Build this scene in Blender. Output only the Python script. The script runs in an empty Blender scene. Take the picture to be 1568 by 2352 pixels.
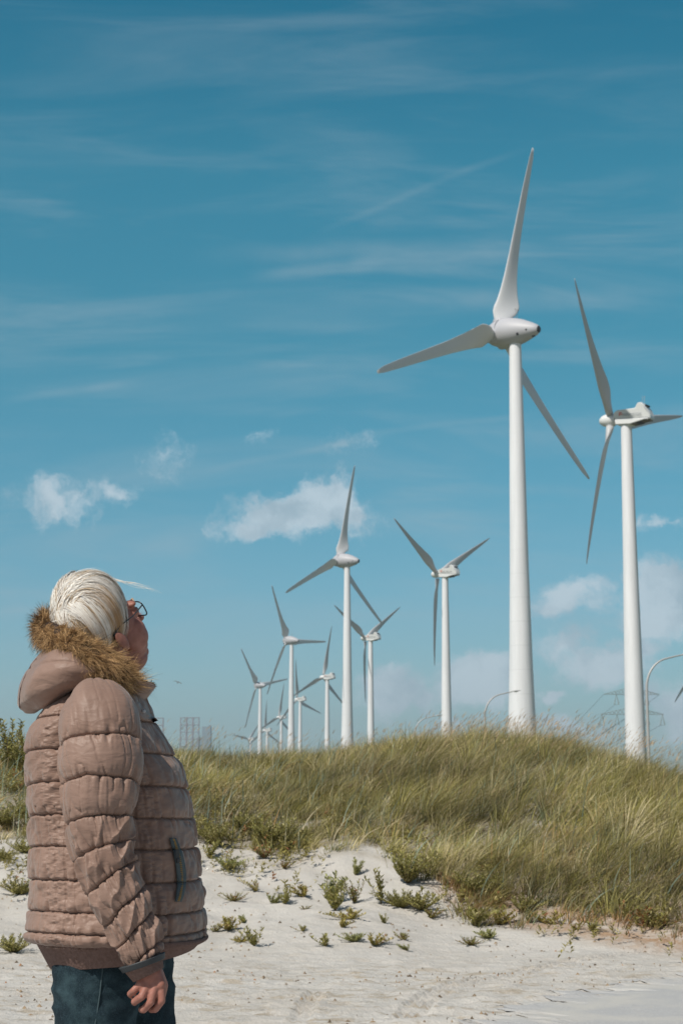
import bpy, math, random
import numpy as np
from mathutils import Vector, Matrix
from mathutils.bvhtree import BVHTree
random.seed(7); RNG = np.random.default_rng(11)
S = bpy.context.scene
COL = S.collection
R = math.radians

# ---------------------------------------------------------------- camera
FPX = 3800.0; W0, H0 = 1568.0, 2352.0; YH = 1820.0; CAMZ = 1.15
PITCH = math.atan((YH - H0/2)/FPX)
cd = bpy.data.cameras.new("camera"); cam = bpy.data.objects.new("camera", cd); COL.objects.link(cam)
cam.location = (0, 0, CAMZ); cam.rotation_euler = (math.pi/2 + PITCH, 0, 0)
cd.sensor_fit = 'HORIZONTAL'; cd.sensor_width = 24; cd.lens = FPX/W0*24
cd.clip_start = 0.05; cd.clip_end = 30000
S.camera = cam
cd.dof.use_dof = True; cd.dof.focus_distance = 4.6; cd.dof.aperture_fstop = 13
CP, SP = math.cos(PITCH), math.sin(PITCH)
def at(px, py, Y):
    """world point at ground distance Y seen at (px,py) of a 1568x2352 picture"""
    dx = (px - W0/2)/FPX; dy = (H0/2 - py)/FPX
    d = np.array([dx, CP - SP*dy, SP + CP*dy])
    t = Y/d[1]
    return np.array([d[0]*t, Y, CAMZ + d[2]*t])
def proj(p):
    p = np.asarray(p, float); x = p[..., 0]; y = p[..., 1]; z = p[..., 2] - CAMZ
    dep = y*CP + z*SP; up = -y*SP + z*CP
    return W0/2 + x/dep*FPX, H0/2 - up/dep*FPX

# ---------------------------------------------------------------- sun, exposure
SUN_EL, SUN_AZ = 50.0, 221.0      # compass: 0 = +Y (view direction), clockwise
sd = bpy.data.lights.new("sun", 'SUN'); sd.energy = 4.4; sd.angle = R(0.6); sd.color = (1.0, 0.95, 0.86)
so = bpy.data.objects.new("sun", sd); COL.objects.link(so)
tos = Vector((math.sin(R(SUN_AZ))*math.cos(R(SUN_EL)), math.cos(R(SUN_AZ))*math.cos(R(SUN_EL)), math.sin(R(SUN_EL))))
so.rotation_euler = tos.to_track_quat('Z', 'Y').to_euler()
S.view_settings.view_transform = 'Standard'; S.view_settings.look = 'None'
S.view_settings.exposure = 0.0; S.view_settings.gamma = 1.0
try: S.view_settings.use_curve_mapping = False
except Exception: pass
S.render.engine = 'CYCLES'
S.cycles.volume_bounces = 0
S.cycles.transparent_max_bounces = 12

# ---------------------------------------------------------------- node helper
class NT:
    def __init__(s, tree): s.t = tree; s.n = tree.nodes; s.l = tree.links
    def new(s, kind, **kw):
        n = s.n.new(kind)
        for k, v in kw.items(): setattr(n, k, v)
        return n
    def link(s, a, b): s.l.new(a, b)
    def inp(s, sock, v):
        if hasattr(v, 'is_output') or isinstance(v, bpy.types.NodeSocket): s.l.new(v, sock)
        else: sock.default_value = v
    def math(s, op, a, b=None, c=None, clamp=False):
        n = s.new('ShaderNodeMath', operation=op); n.use_clamp = clamp
        s.inp(n.inputs[0], a)
        if b is not None: s.inp(n.inputs[1], b)
        if c is not None: s.inp(n.inputs[2], c)
        return n.outputs[0]
    def comb(s, x, y, z):
        n = s.new('ShaderNodeCombineXYZ')
        for i, v in enumerate((x, y, z)): s.inp(n.inputs[i], v)
        return n.outputs[0]
    def noise(s, vec, scale, detail=4, rough=.5, dist=0.0, out=0):
        n = s.new('ShaderNodeTexNoise'); n.inputs['Scale'].default_value = scale
        n.inputs['Detail'].default_value = detail; n.inputs['Roughness'].default_value = rough
        n.inputs['Distortion'].default_value = dist
        if vec is not None: s.l.new(vec, n.inputs['Vector'])
        return n.outputs[out]
    def ramp(s, fac, stops, interp='LINEAR'):
        n = s.new('ShaderNodeValToRGB'); n.color_ramp.interpolation = interp
        e = n.color_ramp.elements
        while len(e) < len(stops): e.new(0.5)
        for i, (p, c) in enumerate(stops):
            e[i].position = p; e[i].color = (c[0], c[1], c[2], 1) if hasattr(c, '__len__') else (c, c, c, 1)
        s.inp(n.inputs[0], fac); return n.outputs[0]
    def mix(s, fac, a, b, mode='MIX'):
        n = s.new('ShaderNodeMix', data_type='RGBA', blend_type=mode)
        s.inp(n.inputs[0], fac)
        for sock, v in ((n.inputs[6], a), (n.inputs[7], b)):
            if isinstance(v, tuple): v = (v[0], v[1], v[2], 1)
            s.inp(sock, v)
        return n.outputs[2]
    def mapr(s, v, a, b, c=0.0, d=1.0, smooth=True):
        n = s.new('ShaderNodeMapRange'); n.interpolation_type = 'SMOOTHSTEP' if smooth else 'LINEAR'
        s.inp(n.inputs[0], v)
        for i, q in enumerate((a, b, c, d)): n.inputs[i+1].default_value = q
        return n.outputs[0]

# ---------------------------------------------------------------- world: sky with cirrus and cumulus by direction
wd = bpy.data.worlds.new("World"); S.world = wd; wd.use_nodes = True
N = NT(wd.node_tree); N.n.clear()
wo = N.new('ShaderNodeOutputWorld'); bg = N.new('ShaderNodeBackground')
N.link(bg.outputs[0], wo.inputs[0])
sky = N.new('ShaderNodeTexSky', sky_type='NISHITA')
sky.sun_disc = False; sky.sun_elevation = R(SUN_EL); sky.sun_rotation = R(SUN_AZ)
sky.air_density = 1.0; sky.dust_density = 0.6; sky.ozone_density = 2.0
SKY_STR = 0.115
bg.inputs[1].default_value = SKY_STR
tc = N.new('ShaderNodeTexCoord')
sep = N.new('ShaderNodeSeparateXYZ'); N.link(tc.outputs['Generated'], sep.inputs[0])
ya = N.math('MAXIMUM', N.math('ABSOLUTE', sep.outputs[1]), 0.05)
U = N.math('DIVIDE', sep.outputs[0], ya); V = N.math('DIVIDE', sep.outputs[2], ya)
P2 = N.comb(U, V, 0.0)
# base gradient tint on top of the physical sky (graded teal atmosphere)
elev = N.math('MULTIPLY', sep.outputs[2], 1.0)
tint = N.ramp(elev, [(0.0, (0.56, 0.74, 0.84)), (0.10, (0.46, 0.74, 0.79)), (0.17, (0.34, 0.76, 0.76)), (0.26, (0.24, 0.79, 0.74)), (0.36, (0.19, 0.84, 0.77)), (0.46, (0.06, 0.71, 0.70)), (0.62, (0.30, 0.66, 0.70)), (1.0, (0.46, 0.52, 0.50))])
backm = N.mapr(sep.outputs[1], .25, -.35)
tint = N.mix(backm, tint, (.46, .47, .44))  # overhead and behind the view the sky is made up neutral, warming fill light
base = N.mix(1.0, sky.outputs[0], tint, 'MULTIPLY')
def uv(px, py):
    p = at(px, py, 1.0); return p[0], p[2] - CAMZ
# domain warp
wn = N.noise(P2, 16.0, 7, .66, out=1)
vs = N.new('ShaderNodeVectorMath', operation='SUBTRACT'); N.link(wn, vs.inputs[0]); vs.inputs[1].default_value = (.5, .5, .5)
vm = N.new('ShaderNodeVectorMath', operation='SCALE'); N.link(vs.outputs[0], vm.inputs[0]); vm.inputs['Scale'].default_value = 0.050
va = N.new('ShaderNodeVectorMath', operation='ADD'); N.link(P2, va.inputs[0]); N.link(vm.outputs[0], va.inputs[1])
sw = N.new('ShaderNodeSeparateXYZ'); N.link(va.outputs[0], sw.inputs[0])
BL = [(135,1150,92,44,.50),(95,1165,58,34,.42),(250,1110,60,26,.34),(388,1035,40,38,.24),(590,990,34,16,.28),(790,1022,48,22,.26),
      (690,1180,150,60,1.0),(742,1138,74,66,1.05),(600,1205,90,30,.7),(800,1185,60,50,.75),
      (1545,1385,115,78,1.2),(1500,1425,84,52,.9),(1310,1372,92,46,.72),(1365,1350,50,30,.6),(1310,1482,85,38,.62),(1395,1535,110,48,.95),(1450,1500,70,40,.85),
      (1100,1572,105,60,1.0),(1150,1550,70,48,.85),(905,1590,80,54,1.05),(970,1612,60,28,.65),(1268,1592,32,18,1.0),(1572,1640,70,58,.8),(1290,1665,150,26,.4),(1490,1605,60,34,.42),(1040,1662,120,20,.35),(1520,1210,60,18,.35),
      (-250,1250,120,60,.9),(-600,1400,160,80,.9),(1900,1200,150,80,1.0),(2200,1450,160,70,1.0),(2000,1600,150,60,.9)]
acc = None
for px, py, rx, ry, st in BL:
    u, v = uv(px, py); ru, rv = rx/FPX, ry/FPX
    a = N.math('MULTIPLY', N.math('SUBTRACT', sw.outputs[0], u), 1/ru)
    b = N.math('MULTIPLY', N.math('SUBTRACT', sw.outputs[1], v), 1/rv)
    d = N.math('SQRT', N.math('ADD', N.math('MULTIPLY', a, a), N.math('MULTIPLY', b, b)))
    m = N.math('MULTIPLY', N.math('SUBTRACT', 1.35, d), st)
    acc = m if acc is None else N.math('MAXIMUM', acc, m)
cn = N.noise(va.outputs[0], 55.0, 8, .68)
dens = N.math('ADD', acc, N.math('MULTIPLY', N.math('SUBTRACT', cn, .5), 1.7))
cmask = N.mapr(dens, -0.02, 0.72)
shade = N.mapr(N.noise(va.outputs[0], 26.0, 5, .55), .3, .6)
ccol = N.mix(shade, (3.3, 4.3, 5.0), (4.9, 5.85, 6.5))
# cirrus veils
mp = N.new('ShaderNodeMapping'); mp.inputs['Rotation'].default_value = (0, 0, R(6)); mp.inputs['Scale'].default_value = (2.2, 13.0, 1)
N.link(P2, mp.inputs[0])
c1 = N.noise(mp.outputs[0], 1.6, 8, .58, .7)
mp2 = N.new('ShaderNodeMapping'); mp2.inputs['Rotation'].default_value = (0, 0, R(-9)); mp2.inputs['Scale'].default_value = (3.0, 18.0, 1); mp2.inputs['Location'].default_value = (3.1, 1.7, 0)
N.link(P2, mp2.inputs[0])
c2 = N.noise(mp2.outputs[0], 1.5, 8, .6, .5)
veil = N.math('ADD', N.mapr(c1, .44, .78, 0, .42), N.mapr(c2, .50, .80, 0, .30))
band = N.noise(P2, 3.5, 3, .5)
veil = N.math('MULTIPLY', veil, N.mapr(band, .30, .62, .35, 1.15))
fadeup = N.mapr(V, .12, .62, 1.0, .38)
veil = N.math('MULTIPLY', veil, fadeup)
# contrail-like thin streaks
def streak(p0, p1, wpx, st):
    (u0, v0), (u1, v1) = uv(*p0), uv(*p1)
    L = math.hypot(u1-u0, v1-v0); tx, ty = (u1-u0)/L, (v1-v0)/L
    ws = N.math('MULTIPLY', N.math('SUBTRACT', N.noise(P2, 10.0, 2), .5), .010)
    du = N.math('SUBTRACT', U, u0); dv = N.math('SUBTRACT', V, v0)
    al = N.math('DIVIDE', N.math('ADD', N.math('MULTIPLY', du, tx), N.math('MULTIPLY', dv, ty)), L)
    pe = N.math('ADD', N.math('SUBTRACT', N.math('MULTIPLY', dv, tx), N.math('MULTIPLY', du, ty)), ws)
    m = N.mapr(N.math('ABSOLUTE', pe), 0, wpx/FPX, 1, 0)
    e = N.math('MULTIPLY', N.mapr(al, -.05, .3), N.mapr(al, .75, 1.05, 1, 0))
    br = N.mapr(N.noise(P2, 22.0, 4), .3, .7, .45, 1.0)
    return N.math('MULTIPLY', N.math('MULTIPLY', m, e), N.math('MULTIPLY', br, st))
for args in (((700,545),(1230,330),15,.09), ((760,1010),(1250,945),12,.16), ((430,1090),(900,1000),14,.18), ((560,640),(900,600),26,.24),
             ((0,925),(330,870),16,.22), ((860,690),(1568,680),46,.24), ((440,590),(1250,560),40,.20)):
    veil = N.math('ADD', veil, streak(*args))
veil = N.math('MINIMUM', veil, .8)
skyc = N.mix(veil, base, (3.3, 4.2, 4.75))
# low whitish band towards the horizon
low = N.mapr(V, -.02, .13, .45, 0.0)
skyc = N.mix(low, skyc, (2.75, 3.75, 4.45))
skyc = N.mix(N.math('MULTIPLY', cmask, .86), skyc, ccol)
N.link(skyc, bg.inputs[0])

# ---------------------------------------------------------------- materials
def mat(name, color=(.5, .5, .5), rough=.6, build=None, metallic=0.0, spec=.5):
    m = bpy.data.materials.new(name); m.use_nodes = True
    n = NT(m.node_tree); b = n.n['Principled BSDF']
    b.inputs['Base Color'].default_value = (*color, 1); b.inputs['Roughness'].default_value = rough
    b.inputs['Metallic'].default_value = metallic; b.inputs['Specular IOR Level'].default_value = spec
    if build: build(n, b)
    return m
def bump(n, b, h, strength, dist):
    q = n.new('ShaderNodeBump'); q.inputs['Strength'].default_value = strength; q.inputs['Distance'].default_value = dist
    n.link(h, q.inputs['Height']); n.link(q.outputs[0], b.inputs['Normal'])
def objco(n): return n.new('ShaderNodeTexCoord').outputs['Object']
def geopos(n): return n.new('ShaderNodeNewGeometry').outputs['Position']
M = {}
def b_paint(n, b):
    o = objco(n)
    mp_ = n.new('ShaderNodeMapping'); mp_.inputs['Scale'].default_value = (1, 1, .12); n.link(o, mp_.inputs[0])
    f = n.noise(mp_.outputs[0], 1.2, 5, .6)
    n.link(n.ramp(f, [(.35, (.74, .75, .78)), (.65, (.82, .83, .86))]), b.inputs['Base Color'])
M['tower'] = mat('turbine_paint', rough=.55, build=b_paint, spec=.25)
def b_tower(n, b):
    o = objco(n); sp = n.new('ShaderNodeSeparateXYZ'); n.link(o, sp.inputs[0])
    mp_ = n.new('ShaderNodeMapping'); mp_.inputs['Scale'].default_value = (1, 1, .08); n.link(o, mp_.inputs[0])
    f = n.noise(mp_.outputs[0], 1.5, 5, .6)
    c = n.ramp(f, [(.35, (.75, .76, .79)), (.65, (.82, .83, .86))])
    fr = n.math('FRACT', n.math('DIVIDE', sp.outputs[2], 3.8))
    ln = n.mapr(n.math('ABSOLUTE', n.math('SUBTRACT', fr, .5)), .475, .49)
    hi = n.mapr(sp.outputs[2], 30, 55, 1, .15)
    n.link(n.mix(n.math('MULTIPLY', n.math('MULTIPLY', ln, hi), .30), c, (.55, .57, .59)), b.inputs['Base Color'])
M['segmented'] = mat('tower_segments', rough=.55, build=b_tower, spec=.25)
M['nacelle_grey'] = mat('nacelle_grey', (.47, .47, .50), .5)
M['nacelle_white'] = mat('nacelle_white', (.74, .75, .75), .45)
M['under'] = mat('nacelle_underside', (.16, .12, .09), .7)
M['dark'] = mat('dark_vent', (.02, .022, .025), .6)
M['blade'] = mat('blade_grey', (.52, .52, .53), .5)
M['blade_light'] = mat('blade_light', (.68, .69, .71), .5)
M['red'] = mat('red_mark', (.62, .16, .12), .6)
M['greytext'] = mat('grey_lettering', (.22, .25, .27), .6)
M['galv'] = mat('galvanised_steel', (.46, .46, .46), .5, metallic=.2)
M['lattice'] = mat('hazed_lattice_steel', (.34, .33, .37), .8)  # paler than the steel itself: distance haze mixed into the colour
M['pylon'] = mat('hazed_pylon_steel', (.28, .33, .33), .8)  # haze fading is put into this lightened steel colour
M['rust'] = mat('rig_red', (.24, .12, .13), .7)
M['farblock'] = mat('far_block', (.25, .33, .38), .8)
M['wire'] = mat('wire', (.08, .10, .10), .6)
M['bird'] = mat('bird_dark', (.14, .15, .15), .8)

def b_sand(n, b):
    o = geopos(n)
    f1 = n.noise(o, .9, 6, .6); f2 = n.noise(o, 9.0, 6, .65); f3 = n.noise(o, 120.0, 3, .7)
    c = n.ramp(f1, [(.3, (.475, .445, .405)), (.7, (.555, .53, .495))])
    mp_ = n.new('ShaderNodeMapping'); mp_.inputs['Scale'].default_value = (1.0, 2.2, 1); mp_.inputs['Rotation'].default_value = (0, 0, R(12)); n.link(o, mp_.inputs[0])
    st = n.noise(mp_.outputs[0], 3.4, 9, .78)
    sp = n.new('ShaderNodeSeparateXYZ'); n.link(o, sp.inputs[0])
    near = n.mapr(sp.outputs[1], 10.6, 12.6, 1.0, .12)
    mk = n.math('MULTIPLY', n.mapr(st, .50, .60, 0, .75), near)
    c = n.mix(mk, c, (.36, .30, .225))
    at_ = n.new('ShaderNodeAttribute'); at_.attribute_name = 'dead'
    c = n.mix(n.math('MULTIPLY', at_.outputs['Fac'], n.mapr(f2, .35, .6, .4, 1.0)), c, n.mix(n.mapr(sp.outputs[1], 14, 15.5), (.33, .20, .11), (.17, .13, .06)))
    c = n.mix(n.mapr(f2, .56, .72, 0, .35), c, (.48, .42, .35))
    c = n.mix(n.mapr(f3, .62, .74, 0, .5), c, (.34, .29, .24))
    c = n.mix(n.mapr(sp.outputs[1], 23.5, 30), c, n.mix(n.mapr(n.noise(o, .05, 5, .6), .35, .65), (.085, .10, .04), (.17, .16, .075)))
    n.link(c, b.inputs['Base Color'])
    h = n.math('ADD', n.math('MULTIPLY', f3, .25), n.math('MULTIPLY', n.noise(o, 28.0, 5, .65), 1.0))
    bump(n, b, h, .8, .018)
M['sand'] = mat('sand', rough=.95, build=b_sand, spec=.1)
def b_road(n, b):
    o = geopos(n)
    f = n.noise(o, 260.0, 2, .7); g = n.noise(o, 2.2, 5, .6)
    c = n.ramp(f, [(.35, (.33, .325, .325)), (.55, (.44, .435, .43)), (.72, (.58, .575, .56))])
    c = n.mix(n.mapr(g, .42, .66, 0, .7), c, (.52, .495, .45))
    c = n.mix(n.mapr(n.noise(o, 70.0, 1, .5), .74, .78, 0, 1.0), c, (.85, .85, .85))
    n.link(c, b.inputs['Base Color']); bump(n, b, f, .5, .004)
M['road'] = mat('asphalt', rough=.85, build=b_road, spec=.2)
def b_attr(n, b):
    a = n.new('ShaderNodeAttribute'); a.attribute_name = 'Col'
    n.link(a.outputs['Color'], b.inputs['Base Color'])
def b_leaf(n, b):
    a = n.new('ShaderNodeAttribute'); a.attribute_name = 'Col'
    n.link(a.outputs['Color'], b.inputs['Base Color'])
    tr = n.new('ShaderNodeBsdfTranslucent'); n.link(a.outputs['Color'], tr.inputs['Color'])
    mx = n.new('ShaderNodeMixShader'); mx.inputs[0].default_value = .28
    out = n.n['Material Output']
    n.link(b.outputs[0], mx.inputs[1]); n.link(tr.outputs[0], mx.inputs[2]); n.link(mx.outputs[0], out.inputs[0])
M['grass'] = mat('grass', rough=.65, build=b_leaf, spec=.25)
M['hairfib'] = mat('hair_fibre', rough=.42, build=b_attr, spec=.45)
M['furfib'] = mat('fur_fibre', rough=.65, build=b_attr, spec=.25)
def b_jacket(n, b):
    o = geopos(n)
    f = n.noise(o, 7.0, 4, .6)
    n.link(n.ramp(f, [(.3, (.222, .138, .105)), (.7, (.285, .184, .144))]), b.inputs['Base Color'])
    mp_ = n.new('ShaderNodeMapping'); mp_.inputs['Scale'].default_value = (1.0, 1.0, 2.4); n.link(o, mp_.inputs[0])
    h = n.math('ADD', n.noise(mp_.outputs[0], 22.0, 3, .5, .5), n.math('MULTIPLY', n.noise(o, 300.0, 2), .03))
    bump(n, b, h, .32, .012)
    b.inputs['Sheen Weight'].default_value = .15
M['jacket'] = mat('jacket_nylon', rough=.52, build=b_jacket, spec=.32)
def b_knit(n, b):
    o = geopos(n); sp = n.new('ShaderNodeSeparateXYZ'); n.link(o, sp.inputs[0])
    f = n.noise(o, 160.0, 3, .6)
    n.link(n.ramp(f, [(.3, (.135, .085, .072)), (.7, (.20, .13, .112))]), b.inputs['Base Color'])
    bump(n, b, f, .6, .004)
M['knit'] = mat('knit_band', rough=.9, build=b_knit, spec=.1)
def b_fleece(n, b):
    o = geopos(n); f = n.noise(o, 120.0, 4, .7)
    n.link(n.ramp(f, [(.3, (.03, .022, .02)), (.7, (.075, .055, .048))]), b.inputs['Base Color']); bump(n, b, f, .9, .006)
M['fleece'] = mat('dark_fleece', rough=1.0, build=b_fleece, spec=.05)
def b_denim(n, b):
    o = geopos(n)
    f = n.noise(o, 14.0, 5, .65); g = n.noise(o, 420.0, 2, .6)
    c = n.ramp(f, [(.3, (.006, .011, .016)), (.5, (.014, .028, .036)), (.74, (.045, .080, .092))])
    c = n.mix(n.mapr(g, .45, .75, 0, .35), c, (.07, .11, .14))
    n.link(c, b.inputs['Base Color']); bump(n, b, n.math('ADD', f, n.math('MULTIPLY', g, .15)), .5, .01)
M['denim'] = mat('dark_denim', rough=.85, build=b_denim, spec=.15)
M['tape'] = mat('zip_tape', (.075, .095, .10), .9)
M['stitch'] = mat('stitch', (.045, .075, .085), .9)
M['piping'] = mat('piping', (.10, .07, .065), .7)
M['elastic'] = mat('cuff_edge', (.035, .04, .045), .6)
M['brass'] = mat('brass', (.30, .19, .07), .5, metallic=.6)
def b_skin(n, b):
    o = geopos(n); f = n.noise(o, 45.0, 5, .6)
    n.link(n.ramp(f, [(.3, (.29, .120, .088)), (.7, (.40, .182, .140))]), b.inputs['Base Color'])
    bump(n, b, n.noise(o, 220.0, 3, .6), .25, .002)
    b.inputs['Subsurface Weight'].default_value = .12; b.inputs['Subsurface Radius'].default_value = (.02, .008, .004); b.inputs['Subsurface Scale'].default_value = .5
M['skin'] = mat('skin', rough=.5, build=b_skin, spec=.35)
M['frame'] = mat('glasses_frame', (.045, .05, .055), .3, metallic=.3)
def b_glass(n, b):
    b.inputs['Transmission Weight'].default_value = 1.0; b.inputs['IOR'].default_value = 1.06
    b.inputs['Alpha'].default_value = .35
M['lens'] = mat('lens', (.9, .95, .97), .02, b_glass)
M['eye'] = mat('eye', (.6, .58, .55), .15)
M['iris'] = mat('iris', (.08, .14, .18), .15)
M['hairbrow'] = mat('brow_hair', (.35,.27,.2), .7)
M['lips'] = mat('lips', (.45,.13,.12), .45)
M['hairbase'] = mat('hair_base', (.42,.32,.24), .8)
M['shoe'] = mat('shoe_leather', (.05, .035, .03), .5)
M['sole'] = mat('shoe_sole', (.2, .19, .18), .8)

# ---------------------------------------------------------------- mesh helpers
def link(ob, parent=None):
    COL.objects.link(ob)
    if parent is not None: ob.parent = parent
    return ob
def tag(o, label=None, cat=None, group=None, kind=None):
    if label: o['label'] = label
    if cat: o['category'] = cat
    if group: o['group'] = group
    if kind: o['kind'] = kind
    return o
def meshobj(name, V_, F_, m, parent=None, smooth=True, col=None):
    me = bpy.data.meshes.new(name)
    me.from_pydata([tuple(map(float, v)) for v in V_], [], [tuple(map(int, f)) for f in F_]); me.materials.append(m)
    if smooth: me.polygons.foreach_set('use_smooth', np.ones(len(me.polygons), bool))
    ob = bpy.data.objects.new(name, me); return link(ob, parent)
def fastmesh(name, verts, quads, m, parent=None, cols=None, smooth=True, fattr=None):
    me = bpy.data.meshes.new(name)
    verts = np.ascontiguousarray(verts, np.float32); quads = np.ascontiguousarray(quads, np.int32)
    k = quads.shape[1]
    me.vertices.add(len(verts)); me.vertices.foreach_set('co', verts.ravel())
    me.loops.add(quads.size); me.loops.foreach_set('vertex_index', quads.ravel())
    me.polygons.add(len(quads)); me.polygons.foreach_set('loop_start', np.arange(0, quads.size, k, dtype=np.int32))
    me.polygons.foreach_set('loop_total', np.full(len(quads), k, np.int32))
    if smooth: me.polygons.foreach_set('use_smooth', np.ones(len(quads), bool))
    me.update(calc_edges=True)
    if cols is not None:
        a = me.color_attributes.new('Col', 'FLOAT_COLOR', 'POINT')
        c4 = np.ones((len(verts), 4), np.float32); c4[:, :3] = cols; a.data.foreach_set('color', c4.ravel())
    if fattr is not None:
        for nm, arr in fattr.items():
            a = me.attributes.new(nm, 'FLOAT', 'POINT'); a.data.foreach_set('value', np.ascontiguousarray(arr, np.float32))
    me.materials.append(m)
    ob = bpy.data.objects.new(name, me); return link(ob, parent)
def gridquads(nr, nc, wrap=True):
    i = np.arange(nr-1)[:, None]; j = np.arange(nc if wrap else nc-1)[None, :]; j2 = (j+1) % nc
    return np.stack([i*nc+j, i*nc+j2, (i+1)*nc+j2, (i+1)*nc+j], -1).reshape(-1, 4)
class MB:
    def __init__(s): s.V = []; s.F = []
    def add(s, v, f):
        o = len(s.V); s.V += [tuple(map(float, q)) for q in v]; s.F += [tuple(int(i)+o for i in q) for q in f]
    def box(s, c, d, rot=None, taper=1.0):
        v = []
        for z in (-.5, .5):
            k = taper if z > 0 else 1
            for x, y in ((-.5, -.5), (.5, -.5), (.5, .5), (-.5, .5)):
                p = Vector((x*d[0]*k, y*d[1]*k, z*d[2]))
                if rot is not None: p = rot @ p
                v.append((p[0]+c[0], p[1]+c[1], p[2]+c[2]))
        s.add(v, [(3,2,1,0),(4,5,6,7),(0,1,5,4),(1,2,6,5),(2,3,7,6),(3,0,4,7)])
    def tube(s, pts, rad, n=8, cap=True):
        pts = [Vector(tuple(p)) for p in pts]; m = len(pts)
        if not hasattr(rad, '__len__'): rad = [rad]*m
        v = []; prev = None
        for i, p in enumerate(pts):
            t = (pts[min(i+1, m-1)] - pts[max(i-1, 0)]).normalized()
            if prev is None:
                a = t.cross(Vector((0, 0, 1)))
                if a.length < .1: a = t.cross(Vector((1, 0, 0)))
            else: a = prev - t*prev.dot(t)
            a.normalize(); prev = a; b = t.cross(a)
            for k in range(n):
                th = 2*math.pi*k/n; v.append(p + (a*math.cos(th) + b*math.sin(th))*rad[i])
        f = [(i*n+k, i*n+(k+1) % n, (i+1)*n+(k+1) % n, (i+1)*n+k) for i in range(m-1) for k in range(n)]
        if cap: f += [tuple(range(n-1, -1, -1)), tuple((m-1)*n+k for k in range(n))]
        s.add(v, f)
    def lathe(s, prof, axis='Z', n=32, cap=True, c=(0, 0, 0)):
        v = []
        for r, h in prof:
            for k in range(n):
                th = 2*math.pi*k/n; a, b = r*math.cos(th), r*math.sin(th)
                v.append((a+c[0], b+c[1], h+c[2]) if axis == 'Z' else (a+c[0], h+c[1], b+c[2]))
        m = len(prof)
        f = [(i*n+k, i*n+(k+1) % n, (i+1)*n+(k+1) % n, (i+1)*n+k) for i in range(m-1) for k in range(n)]
        if axis != 'Z': f = [q[::-1] for q in f]
        if cap: f += [tuple(range(n-1, -1, -1)) if axis == 'Z' else tuple(range(n)), tuple((m-1)*n+k for k in range(n)) if axis == 'Z' else tuple((m-1)*n+k for k in range(n-1, -1, -1))]
        s.add(v, f)
    def ell(s, c, r, rot=None, nu=20, nv=12):
        v = []; f = []
        for i in range(nv+1):
            ph = math.pi*i/nv
            for k in range(nu):
                th = 2*math.pi*k/nu
                p = Vector((r[0]*math.sin(ph)*math.cos(th), r[1]*math.sin(ph)*math.sin(th), r[2]*math.cos(ph)))
                if rot is not None: p = rot @ p
                v.append((p[0]+c[0], p[1]+c[1], p[2]+c[2]))
        for i in range(nv):
            for k in range(nu): f.append((i*nu+k, (i+1)*nu+k, (i+1)*nu+(k+1) % nu, i*nu+(k+1) % nu))
        s.add(v, f)
    def caps(s, p0, p1, r0, r1, n=14):
        """tapered capsule"""
        p0 = Vector(tuple(p0)); p1 = Vector(tuple(p1)); d = (p1-p0); L = d.length; d = d/max(L, 1e-6)
        pts = []; rad = []
        for k in range(6):
            a = math.pi/2*k/5; pts.append(p0 - d*r0*math.cos(a)); rad.append(max(r0*math.sin(a), r0*.03))
        for k in range(6):
            a = math.pi/2*k/5; pts.append(p1 + d*r1*math.sin(a)); rad.append(max(r1*math.cos(a), r1*.03))
        s.tube(pts, rad, n)
    def build(s, name, m, parent=None, smooth=False):
        return meshobj(name, s.V, s.F, m, parent, smooth)
def empty(name, loc, rz=0, parent=None):
    o = bpy.data.objects.new(name, None); o.location = tuple(map(float, loc)); o.rotation_euler = (0, 0, rz); o.empty_display_size = .2
    return link(o, parent)
def autosmooth(o, ang=35):
    me = o.data; me.polygons.foreach_set('use_smooth', np.ones(len(me.polygons), bool))
    try: me.set_sharp_from_angle(angle=R(ang))
    except Exception: pass
    return o
# value noise
def _hash(i, j, k, seed):
    h = (i*374761393 + j*668265263 + k*2147483647 + seed*1274126177) & 0xFFFFFFFF
    h = ((h ^ (h >> 13))*1274126177) & 0xFFFFFFFF
    return ((h ^ (h >> 16)) & 0xFFFF)/65535.0
def vnoise(x, y, z=0.0, seed=0):
    x, y, z = np.broadcast_arrays(np.asarray(x, float), np.asarray(y, float), np.asarray(z, float))
    xi, yi, zi = np.floor(x).astype(np.int64), np.floor(y).astype(np.int64), np.floor(z).astype(np.int64)
    fx, fy, fz = x-xi, y-yi, z-zi
    fx, fy, fz = fx*fx*(3-2*fx), fy*fy*(3-2*fy), fz*fz*(3-2*fz)
    r = 0
    for a in (0, 1):
        for b in (0, 1):
            for c in (0, 1):
                w = (fx if a else 1-fx)*(fy if b else 1-fy)*(fz if c else 1-fz)
                r = r + w*_hash(xi+a, yi+b, zi+c, seed)
    return r*2-1
def fbm(x, y, z=0.0, oct=4, seed=0, g=.5):
    r = 0; a = 1; f = 1
    for o in range(oct):
        r = r + a*vnoise(np.asarray(x)*f, np.asarray(y)*f, np.asarray(z)*f, seed+o*17); a *= g; f *= 2.03
    return r

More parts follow.
